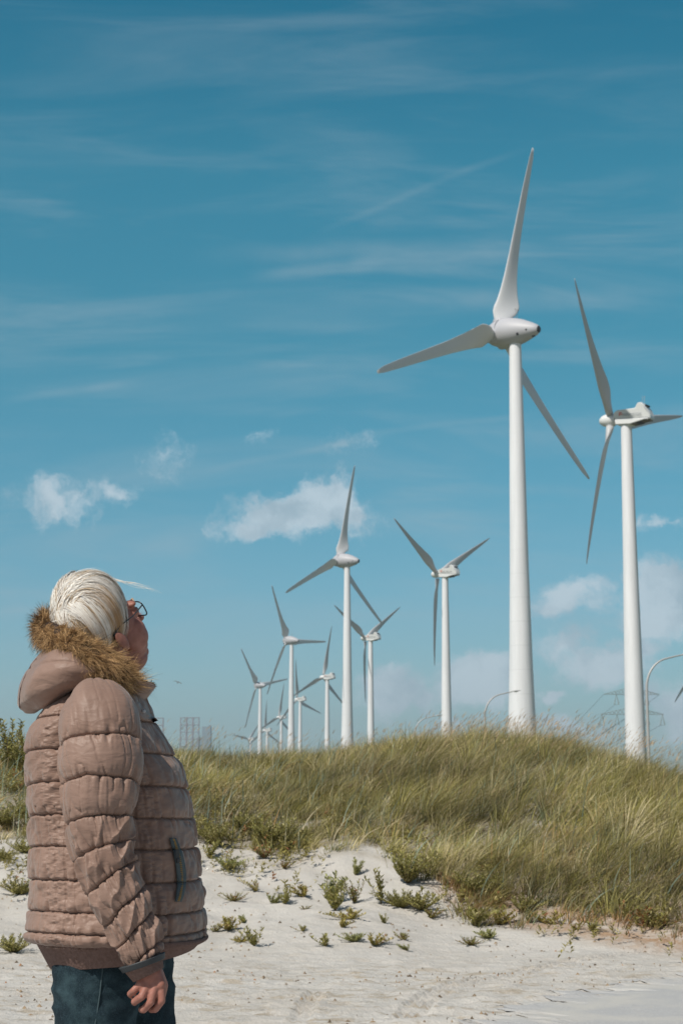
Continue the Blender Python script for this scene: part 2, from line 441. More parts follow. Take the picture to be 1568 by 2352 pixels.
# ---------------------------------------------------------------- terrain
ZCX = [-60, -12, -4.3, -1.5, -.46, .6, 1.75, 2.6, 3.4, 4.33, 7, 12, 60]
ZCZ = [1.3, 1.43, 1.55, 1.50, 1.46, 1.58, 1.72, 1.64, 1.42, .99, .6, .6, .6]
def terrain(x, y, detail=True):
    x = np.asarray(x, float); y = np.asarray(y, float)
    zc = np.interp(x, ZCX, ZCZ) + .06*fbm(x*.8, x*0+3.3, oct=2, seed=5)
    yf = np.interp(x, [-60, -4, 0, 1.5, 3, 6, 60], [10.5, 11.2, 12.0, 12.4, 12.4, 12.2, 12.0]) + .5*fbm(x*.5, x*0, oct=2, seed=3)
    yc = 21.0
    t = np.clip((y-yf)/(yc-yf), 0, 1)
    k = np.interp(x, [-1, 1.2, 2.5], [0, .5, 1.0])
    s = .35*t + .65*t*t*(3-2*t)
    s2 = 1-(1-t)**1.9
    s = s*(1-k*.55) + s2*k*.55
    z = zc*s
    td = np.clip((y-22.5)/12.0, 0, 1); z = z*(1 - td*td*(3-2*td))
    if detail:
        near = np.clip((40-y)/20, 0, 1)
        amp = .05*np.clip((y-yf)/2, 0, 1) + .012
        z = z + near*amp*fbm(x*1.1, y*1.1, oct=4, seed=21)
        flat = np.clip((13.5-y)/2.0, 0, 1)*np.clip((y-2)/2, 0, 1)
        rx = x*3.0 + y*1.0; ry = y*9.0 - x*2.4
        rough = np.maximum(0, fbm(rx, ry, oct=4, seed=31))
        z = z + flat*(.019*rough - .006) + flat*.010*np.maximum(0, fbm(x*7+y*2, y*22-x*5, oct=3, seed=37)-.15)
        z = z + near*.006*fbm(x*6, y*9, oct=3, seed=41)
        z = z + near*.0035*fbm(x*19, y*30, oct=2, seed=42)
    return z
def ray_terrain(px, py):
    """where the sight line through a picture point meets the dune"""
    ys = np.linspace(5, 60, 2200); d = at(px, py, 1.0)
    xs = d[0]*ys; zs = CAMZ + (d[2]-CAMZ)*ys
    h = terrain(xs, ys, False); k = np.argmax(h >= zs)
    return np.array([xs[k], ys[k], float(terrain(xs[k], ys[k]))])
# lower edge of the vegetation in the picture
GBX = [-900, -300, 0, 60, 130, 300, 440, 500, 560, 640, 720, 800, 870, 940, 1000, 1070, 1150, 1250, 1350, 1450, 1568, 1900, 2600]
GBY = [1940, 1940, 1935, 1950, 1950, 1930, 1940, 1962, 1968, 1985, 1965, 1950, 1965, 2000, 2035, 2090, 2105, 2122, 2135, 2150, 2160, 2170, 2170]
gx = np.concatenate([-np.geomspace(5000, 9.2, 40), np.arange(-9, -4, .08), np.arange(-4, 4.5, .028), np.arange(4.5, 9, .08), np.geomspace(9.2, 5000, 40)])
gy = np.concatenate([[-3000, -600, -100, -20, -5, 0], np.arange(1, 7, .12), np.arange(7, 14, .022), np.arange(14, 24, .06), np.arange(24, 38, .3), np.geomspace(38.5, 9000, 60)])
GX, GY = np.meshgrid(gx, gy)
GZ = terrain(GX, GY)
def track(z, pts, off=(0, .055, .11)):
    """bicycle-like wheel ruts pressed into the sand"""
    P = np.array(pts, float)
    for o in off:
        for a, b in zip(P[:-1], P[1:]):
            t = b-a; L = np.hypot(*t); t = t/L; nrm = np.array([-t[1], t[0]])
            al = (GX-a[0])*t[0] + (GY-a[1])*t[1]; pe = (GX-a[0])*nrm[0] + (GY-a[1])*nrm[1] - o - .05*np.sin(al*1.2)*0
            m = (al > -.02) & (al < L+.02) & (np.abs(pe) < .05)
            z[m] -= (.026*np.exp(-(pe[m]/.018)**2) - .008*np.exp(-((np.abs(pe[m])-.036)/.012)**2))
def g2(px, py):
    p = at(px, py, 1.0); t = CAMZ/(CAMZ-p[2]); return (p[0]*t, t)
track(GZ, [g2(960, 2352), g2(985, 2310), g2(1040, 2272), g2(1120, 2250), g2(1240, 2228)])
track(GZ, [g2(1240, 2228), g2(1330, 2205), g2(1420, 2195), g2(1568, 2180)])
track(GZ, [g2(700, 2352), g2(715, 2310), g2(740, 2280)], (0, .05))
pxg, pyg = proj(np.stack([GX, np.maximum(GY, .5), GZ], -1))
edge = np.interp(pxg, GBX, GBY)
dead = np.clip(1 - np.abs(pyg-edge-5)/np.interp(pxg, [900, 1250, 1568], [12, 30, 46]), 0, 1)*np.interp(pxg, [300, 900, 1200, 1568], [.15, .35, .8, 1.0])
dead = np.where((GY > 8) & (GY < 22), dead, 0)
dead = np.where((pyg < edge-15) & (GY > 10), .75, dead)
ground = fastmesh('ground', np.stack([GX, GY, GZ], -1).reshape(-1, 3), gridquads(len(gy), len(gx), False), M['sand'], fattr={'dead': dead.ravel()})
tag(ground, kind='structure')
# road: asphalt sheet with a sand-blown ragged edge
e0 = [(-6, -1.2), (-3.0, 2.6), (-1.2, 5.6), (0.15, 7.25), (.72, 8.2), (1.02, 9.05), (1.55, 9.9), (2.25, 10.75), (4.2, 12.0), (9, 13.4), (20, 14.5), (60, 16.0)]
e0 = np.array(e0); tt = np.linspace(0, len(e0)-1, 900); ex = np.interp(tt, range(len(e0)), e0[:, 0]) - .14; ey = np.interp(tt, range(len(e0)), e0[:, 1])
ox = .10*fbm(tt*9, tt*0, oct=4, seed=8, g=.7)
rv = []; nx = 60
for i in range(900):
    for j in range(nx):
        w = 6.2*(j/(nx-1))**1.5
        x = ex[i] + ox[i]*(1 - j/nx) + w*.72; y = ey[i] - ox[i]*(1 - j/nx) - w*.70
        rv.append((x, y, 0))
rv = np.array(rv)
zt = terrain(rv[:, 0], rv[:, 1])
jj = np.tile(np.arange(nx), 900); kk = np.clip(jj/7.0, 0, 1)
rv[:, 2] = np.where(kk < 1, (zt + .004)*(1-kk) + (.014)*kk, .014 + .0015*fbm(rv[:, 0]*3, rv[:, 1]*3, oct=2, seed=9))
rv[:, 2] = np.maximum(rv[:, 2], zt+.004)
road = fastmesh('road', rv, gridquads(900, nx, False)[:, ::-1], M['road']); tag(road, kind='structure')

# ---------------------------------------------------------------- blades
def blades(base, h, w, wind, bend, colors, seg=4, az=None, seed=1, jitter=.35, tipcol=None):
    n = len(base); rg = np.random.default_rng(seed)
    t = np.linspace(0, 1, seg+1)[None, :, None]
    dirx = wind[:, 0:1]; diry = wind[:, 1:2]
    lean = np.stack([dirx[:, 0], diry[:, 0], np.zeros(n)], -1)[:, None, :]
    up = np.array([0, 0, 1.0])[None, None, :]
    b = bend[:, None, None]; hh = h[:, None, None]
    p = base[:, None, :] + up*hh*(t - .32*b*t*t) + lean*hh*b*(.25*t + .75*t*t)
    if az is None: az = rg.uniform(0, 2*math.pi, n)
    side = np.stack([np.cos(az), np.sin(az), np.zeros(n)], -1)[:, None, :]
    wt = (w[:, None, None]*.5)*(1 - t**1.8)*.98 + w[:, None, None]*.01
    Lf = p - side*wt; Rt = p + side*wt
    v = np.stack([Lf, Rt], 2).reshape(n, (seg+1)*2, 3)
    q = np.array([[2*i, 2*i+1, 2*i+3, 2*i+2] for i in range(seg)])
    Q = (q[None] + (np.arange(n)*(seg+1)*2)[:, None, None]).reshape(-1, 4)
    tc_ = np.repeat(t[0, :, 0], 2)[None, :, None]
    c = np.repeat(colors[:, None, :], (seg+1)*2, 1)
    if tipcol is not None: c = c*(1-tc_**1.5) + tipcol[:, None, :]*tc_**1.5
    return v.reshape(-1, 3), Q, c.reshape(-1, 3)
def merge(parts):
    V_, Q_, C_ = [], [], []; o = 0
    for v, q, c in parts: V_.append(v); Q_.append(q+o); C_.append(c); o += len(v)
    return np.concatenate(V_), np.concatenate(Q_), np.concatenate(C_)
def scatter(n, x0, x1, y0, y1, seed):
    rg = np.random.default_rng(seed)
    x = rg.uniform(x0, x1, n); y = rg.uniform(y0, y1, n); z = terrain(x, y)
    return np.stack([x, y, z], -1), rg
# --- marram grass
def grassfield():
    T_, rg = scatter(15000, -9, 9, 11.5, 24.5, 5)
    tpx, tpy = proj(T_)
    te = np.interp(tpx, GBX, GBY) + 30*fbm(T_[:, 0]*1.8, T_[:, 1]*1.8, oct=3, seed=77)
    pr = np.clip((te-tpy+4)/26, 0, 1)*np.interp(tpx, [-500, 60, 420, 520, 760], [.5, .5, .65, .85, 1.0])
    pr = pr*(1-.6*np.clip((np.abs(T_[:, 0])-5.2)/1.5, 0, 1))
    T_ = T_[rg.random(len(T_)) < pr*.70]; nt = len(T_)
    m = 44
    tr_ = rg.normal(0, 1, (nt, m, 2)); rad = rg.uniform(.03, .085, nt)
    P = np.zeros((nt, m, 3)); P[:, :, :2] = T_[:, None, :2] + tr_*rad[:, None, None]
    g1 = fbm(T_[:, 0]*1.1, T_[:, 1]*1.3, oct=3, seed=80)
    ofs = tr_.reshape(-1, 2); P = P.reshape(-1, 3); P[:, 2] = terrain(P[:, 0], P[:, 1]) - .01
    rp = lambda a: np.repeat(a, m, 0)
    px, py = proj(P); e = np.interp(px, GBX, GBY); n = len(P)
    deep = np.clip((e-py)/110, 0, 1)
    hT = rp((.19 + .09*g1)*rg.uniform(.6, 1.4, nt)) + .15*deep
    h = hT*rg.uniform(.55, 1.15, n)*np.interp(px, [0, 430, 700, 900, 1568], [.75, .78, .85, 1.0, 1.0])
    w = rg.uniform(.003, .0085, n)
    wa = rp(R(-6) + .68*rg.normal(0, 1, nt) + .5*fbm(T_[:, 0]*.9, T_[:, 1]*.9, oct=2, seed=83))
    wv = np.stack([np.cos(wa), np.sin(wa)], -1)*rp(rg.uniform(.35, 1.3, nt))[:, None] + ofs*.50
    ln = np.linalg.norm(wv, axis=1); wind = wv/np.maximum(ln, .01)[:, None]
    bend = np.clip(ln*rg.uniform(.6, 1.25, n), .08, 1.45)
    pal = np.array([[.235, .215, .060], [.30, .265, .090], [.115, .11, .034], [.43, .36, .19], [.58, .49, .32], [.21, .24, .15], [.40, .29, .15]])
    kind = rg.choice(7, nt, p=[.25, .20, .19, .14, .07, .08, .07])
    alt = rg.choice(7, n, p=[.2, .2, .1, .2, .15, .1, .05])
    idx = np.where(rg.random(n) < .62, rp(kind), alt)
    c = pal[idx]*rg.uniform(.75, 1.3, (n, 1))*rp(rg.uniform(.55, 1.3, (nt, 1)))
    dry = (np.abs(py-e) < 30) & (px > 1000) & (rg.random(n) < .6)
    c[dry] = np.array([.46, .27, .13])*rg.uniform(.7, 1.25, (dry.sum(), 1)); h[dry] *= .55
    patch = fbm(P[:, 0]*.8+7, P[:, 1]*1.1, oct=3, seed=90)
    c = c*(1.22*(1 + .42*patch))[:, None]*np.array([.88, .90, .88])
    tip = c + np.array([.11, .085, .045])
    return blades(P, h, w, wind, bend, c, 4, seed=2, tipcol=tip), None
(gv, gq, gc), GINFO = grassfield()
gr = fastmesh('dune_grass', gv, gq, M['grass'], cols=gc, smooth=False)
tag(gr, 'windswept olive and straw coloured marram grass covering the dune', 'grass', kind='stuff')
# --- tan seed stalks above the crest
def seeds():
    P, rg = scatter(60000, -8, 8, 13.5, 24, 15)
    px, py = proj(P); e = np.interp(px, GBX, GBY)
    pr = np.clip((np.interp(px, [0, 700, 1100, 1400, 1568], [1790, 1800, 1790, 1810, 1870])-py)/45, 0, 1)*np.interp(px, [0, 420, 800, 1000, 1400, 1568], [.12, .15, .35, 1.0, 1.0, .8]) + .03*np.clip((e-py-40)/120, 0, 1)
    k = rg.random(len(P)) < pr*.22; P = P[k]; n = len(P)
    h = rg.uniform(.34, .66, n); w = rg.uniform(.0022, .0036, n)
    wa = rg.normal(-.1, .35, n); wind = np.stack([np.cos(wa), np.sin(wa)], -1)
    bend = np.clip(rg.normal(.85, .25, n), .1, 1.35)
    c = np.array([.52, .40, .23])*rg.uniform(.6, 1.2, (n, 1))
    A = blades(P, h, w, wind, bend, c, 4, seed=4)
    # seed heads: short thicker blade continuing at the tip
    tipp = P + np.array([0, 0, 1.0])*(h*(1-.32*bend))[:, None] + np.stack([wind[:, 0], wind[:, 1], np.zeros(n)], -1)*(h*bend)[:, None]
    tb = tipp - np.stack([wind[:, 0]*.045, wind[:, 1]*.045, np.full(n, .035)], -1)
    B = []
    for s_ in range(3):
        B.append(blades(tb + rg.normal(0, .003, (n, 3)), np.full(n, .085), rg.uniform(.003, .006, n), wind, np.clip(bend+rg.normal(.2, .15, n), .3, 1.4), np.array([.56, .42, .27])*rg.uniform(.65, 1.2, (n, 1)), 2, seed=5+s_))
    return merge([A]+B)
sv, sq, sc_ = seeds()
sg = fastmesh('seeding_grass', sv, sq, M['grass'], cols=sc_, smooth=False)
tag(sg, 'tan feathery seed stalks bending in the wind along the dune crest', 'grass', kind='stuff')
# --- broad blue-green and straw blades
def broad():
    P, rg = scatter(9000, -7, 7, 12.5, 22.5, 25)
    px, py = proj(P); e = np.interp(px, GBX, GBY)
    pr = np.clip((e-py+4)/30, 0, 1)*np.interp(px, [0, 430, 620, 1000, 1568], [.9, 1.0, .8, .35, .25])
    k = rg.random(len(P)) < pr*.55; P = P[k]; n = len(P)
    h = rg.uniform(.22, .48, n); w = rg.uniform(.007, .014, n)
    wa = rg.normal(-.1, .9, n); wind = np.stack([np.cos(wa), np.sin(wa)], -1)
    bend = np.clip(rg.normal(.5, .35, n), .05, 1.3)
    pal = np.array([[.24, .32, .25], [.34, .42, .34], [.52, .47, .30], [.62, .53, .36], [.55, .33, .13]])
    c = pal[rg.choice(5, n, p=[.38, .2, .22, .15, .05])]*rg.uniform(.75, 1.2, (n, 1))
    return blades(P, h, w, wind, bend, c, 6, seed=6)
bv, bq, bc = broad()
bg_ = fastmesh('broad_grass', bv, bq, M['grass'], cols=bc, smooth=False)
tag(bg_, 'broad blue green and straw blades standing among the finer dune grass', 'grass', kind='stuff')

# ---------------------------------------------------------------- leafy plants
def leafset(org, dirs, L, Wd, cols, rg):
    """one small folded lance leaf (2 quads) per origin"""
    n = len(org); dirs = dirs/np.linalg.norm(dirs, axis=1, keepdims=True)
    sd_ = np.cross(dirs, np.array([0, 0, 1.0]) + rg.normal(0, .35, (n, 3))); sd_ /= np.linalg.norm(sd_, axis=1, keepdims=True)+1e-9
    nr = np.cross(sd_, dirs)
    L = L[:, None]; Wd = Wd[:, None]
    v = np.stack([org, org+dirs*L*.45-sd_*Wd*.5+nr*L*.08, org+dirs*L*.5+nr*L*.03, org+dirs*L*.45+sd_*Wd*.5+nr*L*.08, org+dirs*L-nr*L*.12], 1).reshape(-1, 3)
    q = np.array([[0, 1, 2, 3], [1, 4, 3, 2]]); q = np.array([[0, 2, 4, 1], [0, 3, 4, 2]])
    Q = (q[None] + (np.arange(n)*5)[:, None, None]).reshape(-1, 4)
    return v, Q, np.repeat(cols, 5, 0)
def plantdata(seed, nst=9, h=.16, spread=.8, red=0.0, lean=.25, dens=1.0, leaf=1.0):
    rg = np.random.default_rng(seed); O, D, C_ = [], [], []; parts = []
    stems = MB()
    for s_ in range(nst):
        a = rg.uniform(0, 2*math.pi); L = h*rg.uniform(.55, 1.15); sp = spread*rg.uniform(.2, 1.0)
        pts = []
        for k in range(7):
            t = k/6; pts.append(np.array([math.cos(a)*sp*L*t + lean*L*t*t, math.sin(a)*sp*L*t, L*(t*(1-.30*min(sp, 2)) + .10*sp*t*t) + .004]))
        pts = np.array(pts)
        m = int(26*dens)
        for k in range(m):
            t = .12 + .88*(k+rg.random())/m; i = min(int(t*6), 5); f = t*6-i
            p = pts[i]*(1-f) + pts[i+1]*f; b_ = k*2.4 + rg.uniform(-.4, .4)
            O.append(p); D.append([math.cos(b_)+.15, math.sin(b_), rg.uniform(.35, 1.1) + .5*t])
            g = rg.uniform(.7, 1.3); base_ = np.array([.27, .25, .075])*g
            if rg.random() < .22: base_ = np.array([.46, .41, .20])*g
            if rg.random() < red: base_ = np.array([.32, .14, .06])*g
            C_.append(base_)
        sn = len(pts); side = np.array([-math.sin(a), math.cos(a), 0])*.0022
        sv_ = np.stack([pts-side, pts+side], 1).reshape(-1, 3)
        sq_ = np.array([[2*i, 2*i+1, 2*i+3, 2*i+2] for i in range(sn-1)])
        parts.append((sv_, sq_, np.tile(np.array([.20, .14, .06]), (len(sv_), 1))))
    O = np.array(O); D = np.array(D); C_ = np.array(C_)
    parts.append(leafset(O, D, rg.uniform(.026, .046, len(O))*leaf, rg.uniform(.009, .016, len(O))*leaf, C_, rg))
    return merge(parts)
protos = []
for fam, kw in enumerate([dict(nst=14, h=.16, spread=1.0), dict(nst=9, h=.20, spread=.55), dict(nst=19, h=.15, spread=1.5), dict(nst=8, h=.13, spread=1.2), dict(nst=12, h=.15, spread=1.2, red=.35)]):
    vs_ = []
    for a in range(4):
        k2 = dict(kw); k2['nst'] = max(4, int(kw['nst']*(.65+.25*a))); k2['spread'] = kw['spread']*(.8+.2*((a*7) % 4)); k2['red'] = max(kw.get('red', 0), (0, .04, .14, .02)[a]); k2['leaf'] = (1.0, 1.25, .85, 1.1)[a]; k2['lean'] = (.25, .6, -.1, .4)[a]
        v, q, c = plantdata(100+fam*10+a, **k2); c = c*np.array([(1, 1, 1), (1.15, 1.05, .9), (.85, .85, .8), (1.05, 1.15, 1.3)][a])
        o = fastmesh('beach_plant', v, q, M['grass'], cols=c, smooth=False)
        w_ = np.ptp(v[:, 0]); vs_.append((o.data, w_)); bpy.data.objects.remove(o)
    protos.append(vs_)
def src1(x, y): return ((500+x/2.24)*.81667, (2000+y/2.24)*.81667)
def src2(x, y): return ((1200+x/2.178)*.81667, (2000+y/2.178)*.81667)
PL = [ # px,py,width px(disp), proto, label
 (*src1(320,1010),60,2,"sprawling green plant just right of the jacket front, largest beside her"),
 (*src1(200,935),40,0,"green plant close to the jacket front at the height of its pocket"),
 (*src1(490,1145),34,1,"small upright plant alone on sand right of the big sprawling plant"),
 (*src1(345,1215),48,2,"bushy plant on sand beside the lower jacket front"),
 (*src1(600,1228),32,3,"low plant, left one of a touching pair on open sand"),
 (*src1(675,1228),32,0,"upright plant, right one of a touching pair on open sand"),
 (*src1(790,1163),42,0,"compact domed green plant alone in the middle of the bare sand"),
 (*src1(800,1245),22,3,"small sprig just below the compact domed plant"),
 (*src1(955,1175),44,1,"tall leafy plant topping the diagonal chain of three plants"),
 (*src1(990,1245),54,0,"dense plant in the middle of the diagonal chain of three"),
 (*src1(1085,1310),56,2,"flat plant at the lower end of the diagonal chain of three"),
 (*src1(1112,1185),40,1,"thin upright plant right of the tall leafy one"),
 (*src1(1120,1010),26,1,"slender stalky plant just under the grass edge above bare sand"),
 (*src1(1280,1200),34,1,"narrow upright plant left of the dark bush at the grass edge"),
 (*src1(325,1365),48,0,"rounded plant low on the sand near the jacket hem"),
 (*src1(235,1375),36,3,"pale plant touching the jacket hem in the picture"),
 (*src1(420,1328),24,3,"tiny dark sprig right of the rounded plant near the hem"),
 (*src1(480,1495),42,0,"bushy plant lowest on the sand below the jacket hem level"),
 (*src1(400,1455),36,2,"ragged plant just left of the lowest bushy plant"),
 (*src1(785,1405),30,3,"sparse pale sprig on the lower sand in the middle"),
 (*src1(1110,1462),46,2,"flat wide plant on the lower sand left of two small sprigs"),
 (*src1(930,1487),28,3,"flat little sprig on lower sand in the middle"),
 (*src1(1240,1476),34,3,"flat dark sprig on lower sand below the single small tuft"),
 (*src1(1420,1442),34,3,"loose little plant on sand under the dark bush"),
 (*src1(1440,1512),22,3,"lowest small dark tuft under the loose little plant"),
 (*src1(1300,1328),22,0,"single small tuft on open sand beneath the narrow upright plant"),
 (*src1(1035,1357),26,3,"faint small sprig below the diagonal chain's lower end"),
 (*src1(670,1003),40,4,"reddish plant on the upper sand just under the grass"),
 (*src1(545,960),44,4,"straggly half dry plant left of the reddish one"),
 (*src2(290,1295),72,2,"wide leafy plant at the foot of the grass right of centre"),
 (*src2(440,1285),50,0,"rounded leafy plant right beside the wide one at the grass foot"),
 (*src2(270,1430),50,2,"creeping plant out on the sand below the wide leafy one"),
 (*src2(375,1385),46,2,"creeping plant linking the sand patch to the grass foot"),
 (*src2(630,1280),28,0,"small yellow green tuft at the grass foot in the right half"),
 (*src2(745,1295),36,3,"loose sprig between the yellow green tuft and a rounder one"),
 (*src2(910,1335),28,0,"round dark tuft standing a little out from the grass foot"),
 (*src2(1010,1340),28,3,"faint sprig just right of the round dark tuft"),
 (*src2(1350,1320),46,4,"reddish brown plant in the dry patch near the right edge"),
 (*src2(1440,1310),40,4,"dry low plant furthest right in the rust coloured patch"),
 (*src2(30,1240),40,0,"green plant at the lower left end of the grass mass edge"),
]
for i, (px, py, w, k, lab) in enumerate(PL):
    p = ray_terrain(px, py); me, w0 = protos[k][(i*5+3) % 4]
    o = bpy.data.objects.new('beach_plant', me); COL.objects.link(o)
    s_ = (w/FPX*p[1])/w0*1.32; o.scale = (s_*1.15, s_*1.3, s_*(1.05 if k != 1 else 1.1)); o.location = tuple(p - np.array([0, 0, .012])); o.rotation_euler = (0, 0, i*1.7)
    tag(o, lab, 'plant', 'small leafy plants scattered on the sand')
# bushes (bigger, individual)
BP = []
for i, kw in enumerate([dict(nst=50, h=.29, spread=1.0, dens=1.6), dict(nst=22, h=.40, spread=.4, dens=1.6, lean=.15), dict(nst=48, h=.24, spread=1.4, dens=1.5)]):
    v, q, c = plantdata(200+i, **kw); o = fastmesh('leafy_bush', v, q, M['grass'], cols=c, smooth=False)
    BP.append((o.data, np.ptp(v[:, 0]))); bpy.data.objects.remove(o)
BU = [(*src1(1450,1110),110,0,"dark green leafy bush spilling from the grass onto the sand, right of centre"),
      (*src1(1400,1215),90,2,"leafy bush directly below the dark spilling bush"),
      (*src1(1530,1235),90,2,"leafy bush at the right of the spilling bush group"),
      (*src1(560,880),100,0,"leafy bush at the lower grass edge in the left half"),
      (*src1(720,850),70,0,"dark bush under the grass left of the bare sand bay"),
      (*src1(240,860),80,0,"leafy bush beside the jacket front above the sprawling plant"),
      (*src1(420,770),80,0,"upright dark bush in the grass near the jacket front"),
      (22,1775,70,1,"tall stalky bush at the left picture edge rising above the dune line"),
      (52,1785,56,1,"stalky bush behind the jacket's back rising above the dune line"),
      (12,1905,80,0,"large bush on the left edge at half jacket height"),
      (52,1880,60,0,"bush touching the jacket's back at half height"),
      (55,1960,70,2,"spreading bush behind the jacket's back, lower middle"),
      (8,1985,60,2,"low bush cut by the left picture edge above bare sand"),
      (45,2055,80,2,"flat bush behind the jacket's back above the hem"),
      (30,2190,90,2,"grassy tuft on the sand left of the jacket hem"),
      (*src2(600,1210),90,2,"dark bush tucked under the grass at its lowest middle point"),
      (*src2(330,1140),90,0,"olive bush at the lower grass edge above the wide leafy plant")]
for i, (px, py, w, k, lab) in enumerate(BU):
    p = ray_terrain(px, py); me, w0 = BP[k]
    o = bpy.data.objects.new('leafy_bush', me); COL.objects.link(o)
    s_ = (w/FPX*p[1])/w0*1.25; o.scale = (s_, s_*1.2, s_*(1.0 if k != 1 else .9)); o.location = tuple(p - np.array([0, 0, .015])); o.rotation_euler = (0, 0, i*2.1)
    tag(o, lab, 'bush', 'leafy bushes along the dune edge')
# --- low leafy ground cover mixed into the grass foot
def cover():
    P, rg = scatter(64000, -8, 8, 11.3, 20, 35)
    px, py = proj(P); e = np.interp(px, GBX, GBY) + 20*fbm(P[:, 0]*3, P[:, 1]*3, oct=3, seed=66)
    band_ = np.exp(-((py-e+35)/np.where(py > e-35, 62, 95))**2)*np.interp(px, [0, 400, 600, 900, 1568], [1.3, 1.4, 1.5, 1.0, .9])
    side_ = np.where(px < 430, np.clip(1-(py-1850)/230, 0, 1)*.9, 0)*(py > 1780)
    cl = np.clip(.1+1.5*fbm(P[:, 0]*2.5, P[:, 1]*2.5, oct=3, seed=67), 0, 1)
    pr = np.maximum(band_, side_*1.9)*cl
    k = rg.random(len(P)) < pr*.42; P = P[k]; n = len(P)
    O, D, C_ = [], [], []
    for i in range(n):
        hh = rg.uniform(.05, .17); m = 16
        a = rg.uniform(0, 6.28); sp = rg.uniform(.1, .7)
        t = rg.uniform(.1, 1, m)
        o_ = P[i] + np.stack([np.cos(a)*sp*hh*t + .25*hh*t, np.sin(a)*sp*hh*t, hh*t], -1)
        b_ = rg.uniform(0, 6.28, m)
        O.append(o_); D.append(np.stack([np.cos(b_)+.2, np.sin(b_), rg.uniform(.2, 1.3, m)], -1))
        g = rg.uniform(.7, 1.3, (m, 1)); cc = np.where(rg.random((m, 1)) < .25, np.array([[.42, .36, .16]]), np.array([[.27, .235, .07]]))*g
        if rg.random() < .06: cc = np.array([[.34, .16, .07]])*g
        C_.append(cc)
    O = np.concatenate(O); D = np.concatenate(D); C_ = np.concatenate(C_)
    return leafset(O, D, rg.uniform(.03, .055, len(O)), rg.uniform(.008, .016, len(O)), C_, rg)
v, q, c = cover()
o = fastmesh('ground_cover', v, q, M['grass'], cols=c, smooth=False)
tag(o, 'low olive green leafy ground cover along the foot of the dune grass', 'plants', kind='stuff')
# --- debris on the sand: twigs, shells, clods
def debris():
    P, rg = scatter(6500, -5, 5, 7.6, 16, 45)
    k = rg.random(len(P)) < np.clip(.25 + .9*fbm(P[:, 0]*1.4, P[:, 1]*2.2, oct=3, seed=46), 0, 1)
    P = P[k]; n = len(P); parts = []
    x = P[:, 0]; y = P[:, 1]
    roadside = (x > np.interp(y, e0[:, 1], e0[:, 0])-.05); P = P[~roadside]; n = len(P)
    L = rg.uniform(.010, .045, n)*rg.uniform(.4, 1.1, n); a = rg.normal(.2, .6, n); w = rg.uniform(.004, .014, n)
    d = np.stack([np.cos(a), np.sin(a), np.zeros(n)], -1)*L[:, None]; s_ = np.stack([-np.sin(a), np.cos(a), np.zeros(n)], -1)*w[:, None]
    up = np.array([0, 0, 1.0])*rg.uniform(.006, .018, (n, 1))
    v = np.stack([P-d*.5, P-s_*.5, P+d*.5, P+s_*.5, P+up], 1).reshape(-1, 3)
    q = np.array([[0, 1, 4, 4], [1, 2, 4, 4], [2, 3, 4, 4], [3, 0, 4, 4]])
    t3 = q[:, :3]; Q = (t3[None] + (np.arange(n)*5)[:, None, None]).reshape(-1, 3)
    pal = np.array([[.12, .09, .06], [.22, .17, .12], [.30, .22, .14], [.34, .17, .08], [.8, .78, .74]])
    c = pal[rg.choice(5, n, p=[.28, .36, .29, .06, .01])]
    return v, Q, np.repeat(c, 5, 0)
v, q, c = debris()
o = fastmesh('debris', v, q, M['furfib'], cols=c, smooth=False)
tag(o, 'scattered dark twigs, clods and shell bits lying on the pale sand', 'debris', kind='stuff')

# ---------------------------------------------------------------- wind turbines
def blade_mesh(Rr, kind):
    """blade along +Z from the rotor centre; local Y = upwind, X = in the rotor plane"""
    if kind == 'egg':
        st = [(.055,1.9,.95,-48),(.075,2.3,.9,-46),(.10,3.7,.9,-40),(.13,4.3,.85,-33),(.17,4.2,.75,-26),(.22,3.5,.6,-20),(.30,2.8,.48,-14),(.42,2.2,.36,-9),(.56,1.85,.28,-6),(.72,1.55,.2,-4),(.86,1.25,.14,-2),(.95,1.0,.09,-1),(1.0,.45,.05,0)]
    else:
        st = [(.05,1.25,1.25,-30),(.09,1.3,1.2,-28),(.14,1.8,.95,-24),(.20,2.45,.7,-19),(.26,2.6,.55,-15),(.36,2.2,.42,-11),(.5,1.7,.30,-8),(.65,1.3,.2,-5),(.8,.95,.14,-3),(.92,.6,.09,-1),(.975,.36,.06,0),(1.0,.12,.03,0)]
    rs = np.linspace(0, 1, 34)*(1-st[0][0]) + st[0][0]
    ts = [s_[0] for s_ in st]; n = 20; V_ = []
    for r in rs:
        ch = np.interp(r, ts, [s_[1] for s_ in st]); th = np.interp(r, ts, [s_[2] for s_ in st]); tw = R(np.interp(r, ts, [s_[3] for s_ in st]))
        rnd = np.clip(1-(r-.07)/.1, 0, 1)
        for k in range(n):
            a = 2*math.pi*k/n
            cx_ = math.cos(a)*.5*ch; sx = math.sin(a)*.5*th*(rnd + (1-rnd)*(0.55 + .45*math.cos(a))) 
            x0 = cx_ - (1-rnd)*ch*.18; y0 = sx
            x = x0*math.cos(tw) - y0*math.sin(tw); y = x0*math.sin(tw) + y0*math.cos(tw)
            V_.append((-x, -y - 1.3*(r**2)*(Rr/33), r*Rr))
    f = gridquads(len(rs), n).tolist(); f += [list(range(n-1, -1, -1)), [(len(rs)-1)*n+k for k in range(n)]]
    me = bpy.data.meshes.new('blade'); me.from_pydata(V_, [], f); me.polygons.foreach_set('use_smooth', np.ones(len(f), bool)); return me
BLADE_E = blade_mesh(33, 'egg'); BLADE_E.materials.append(M['blade_light'])
BLADE_N = blade_mesh(26, 'box'); BLADE_N.materials.append(M['blade'])
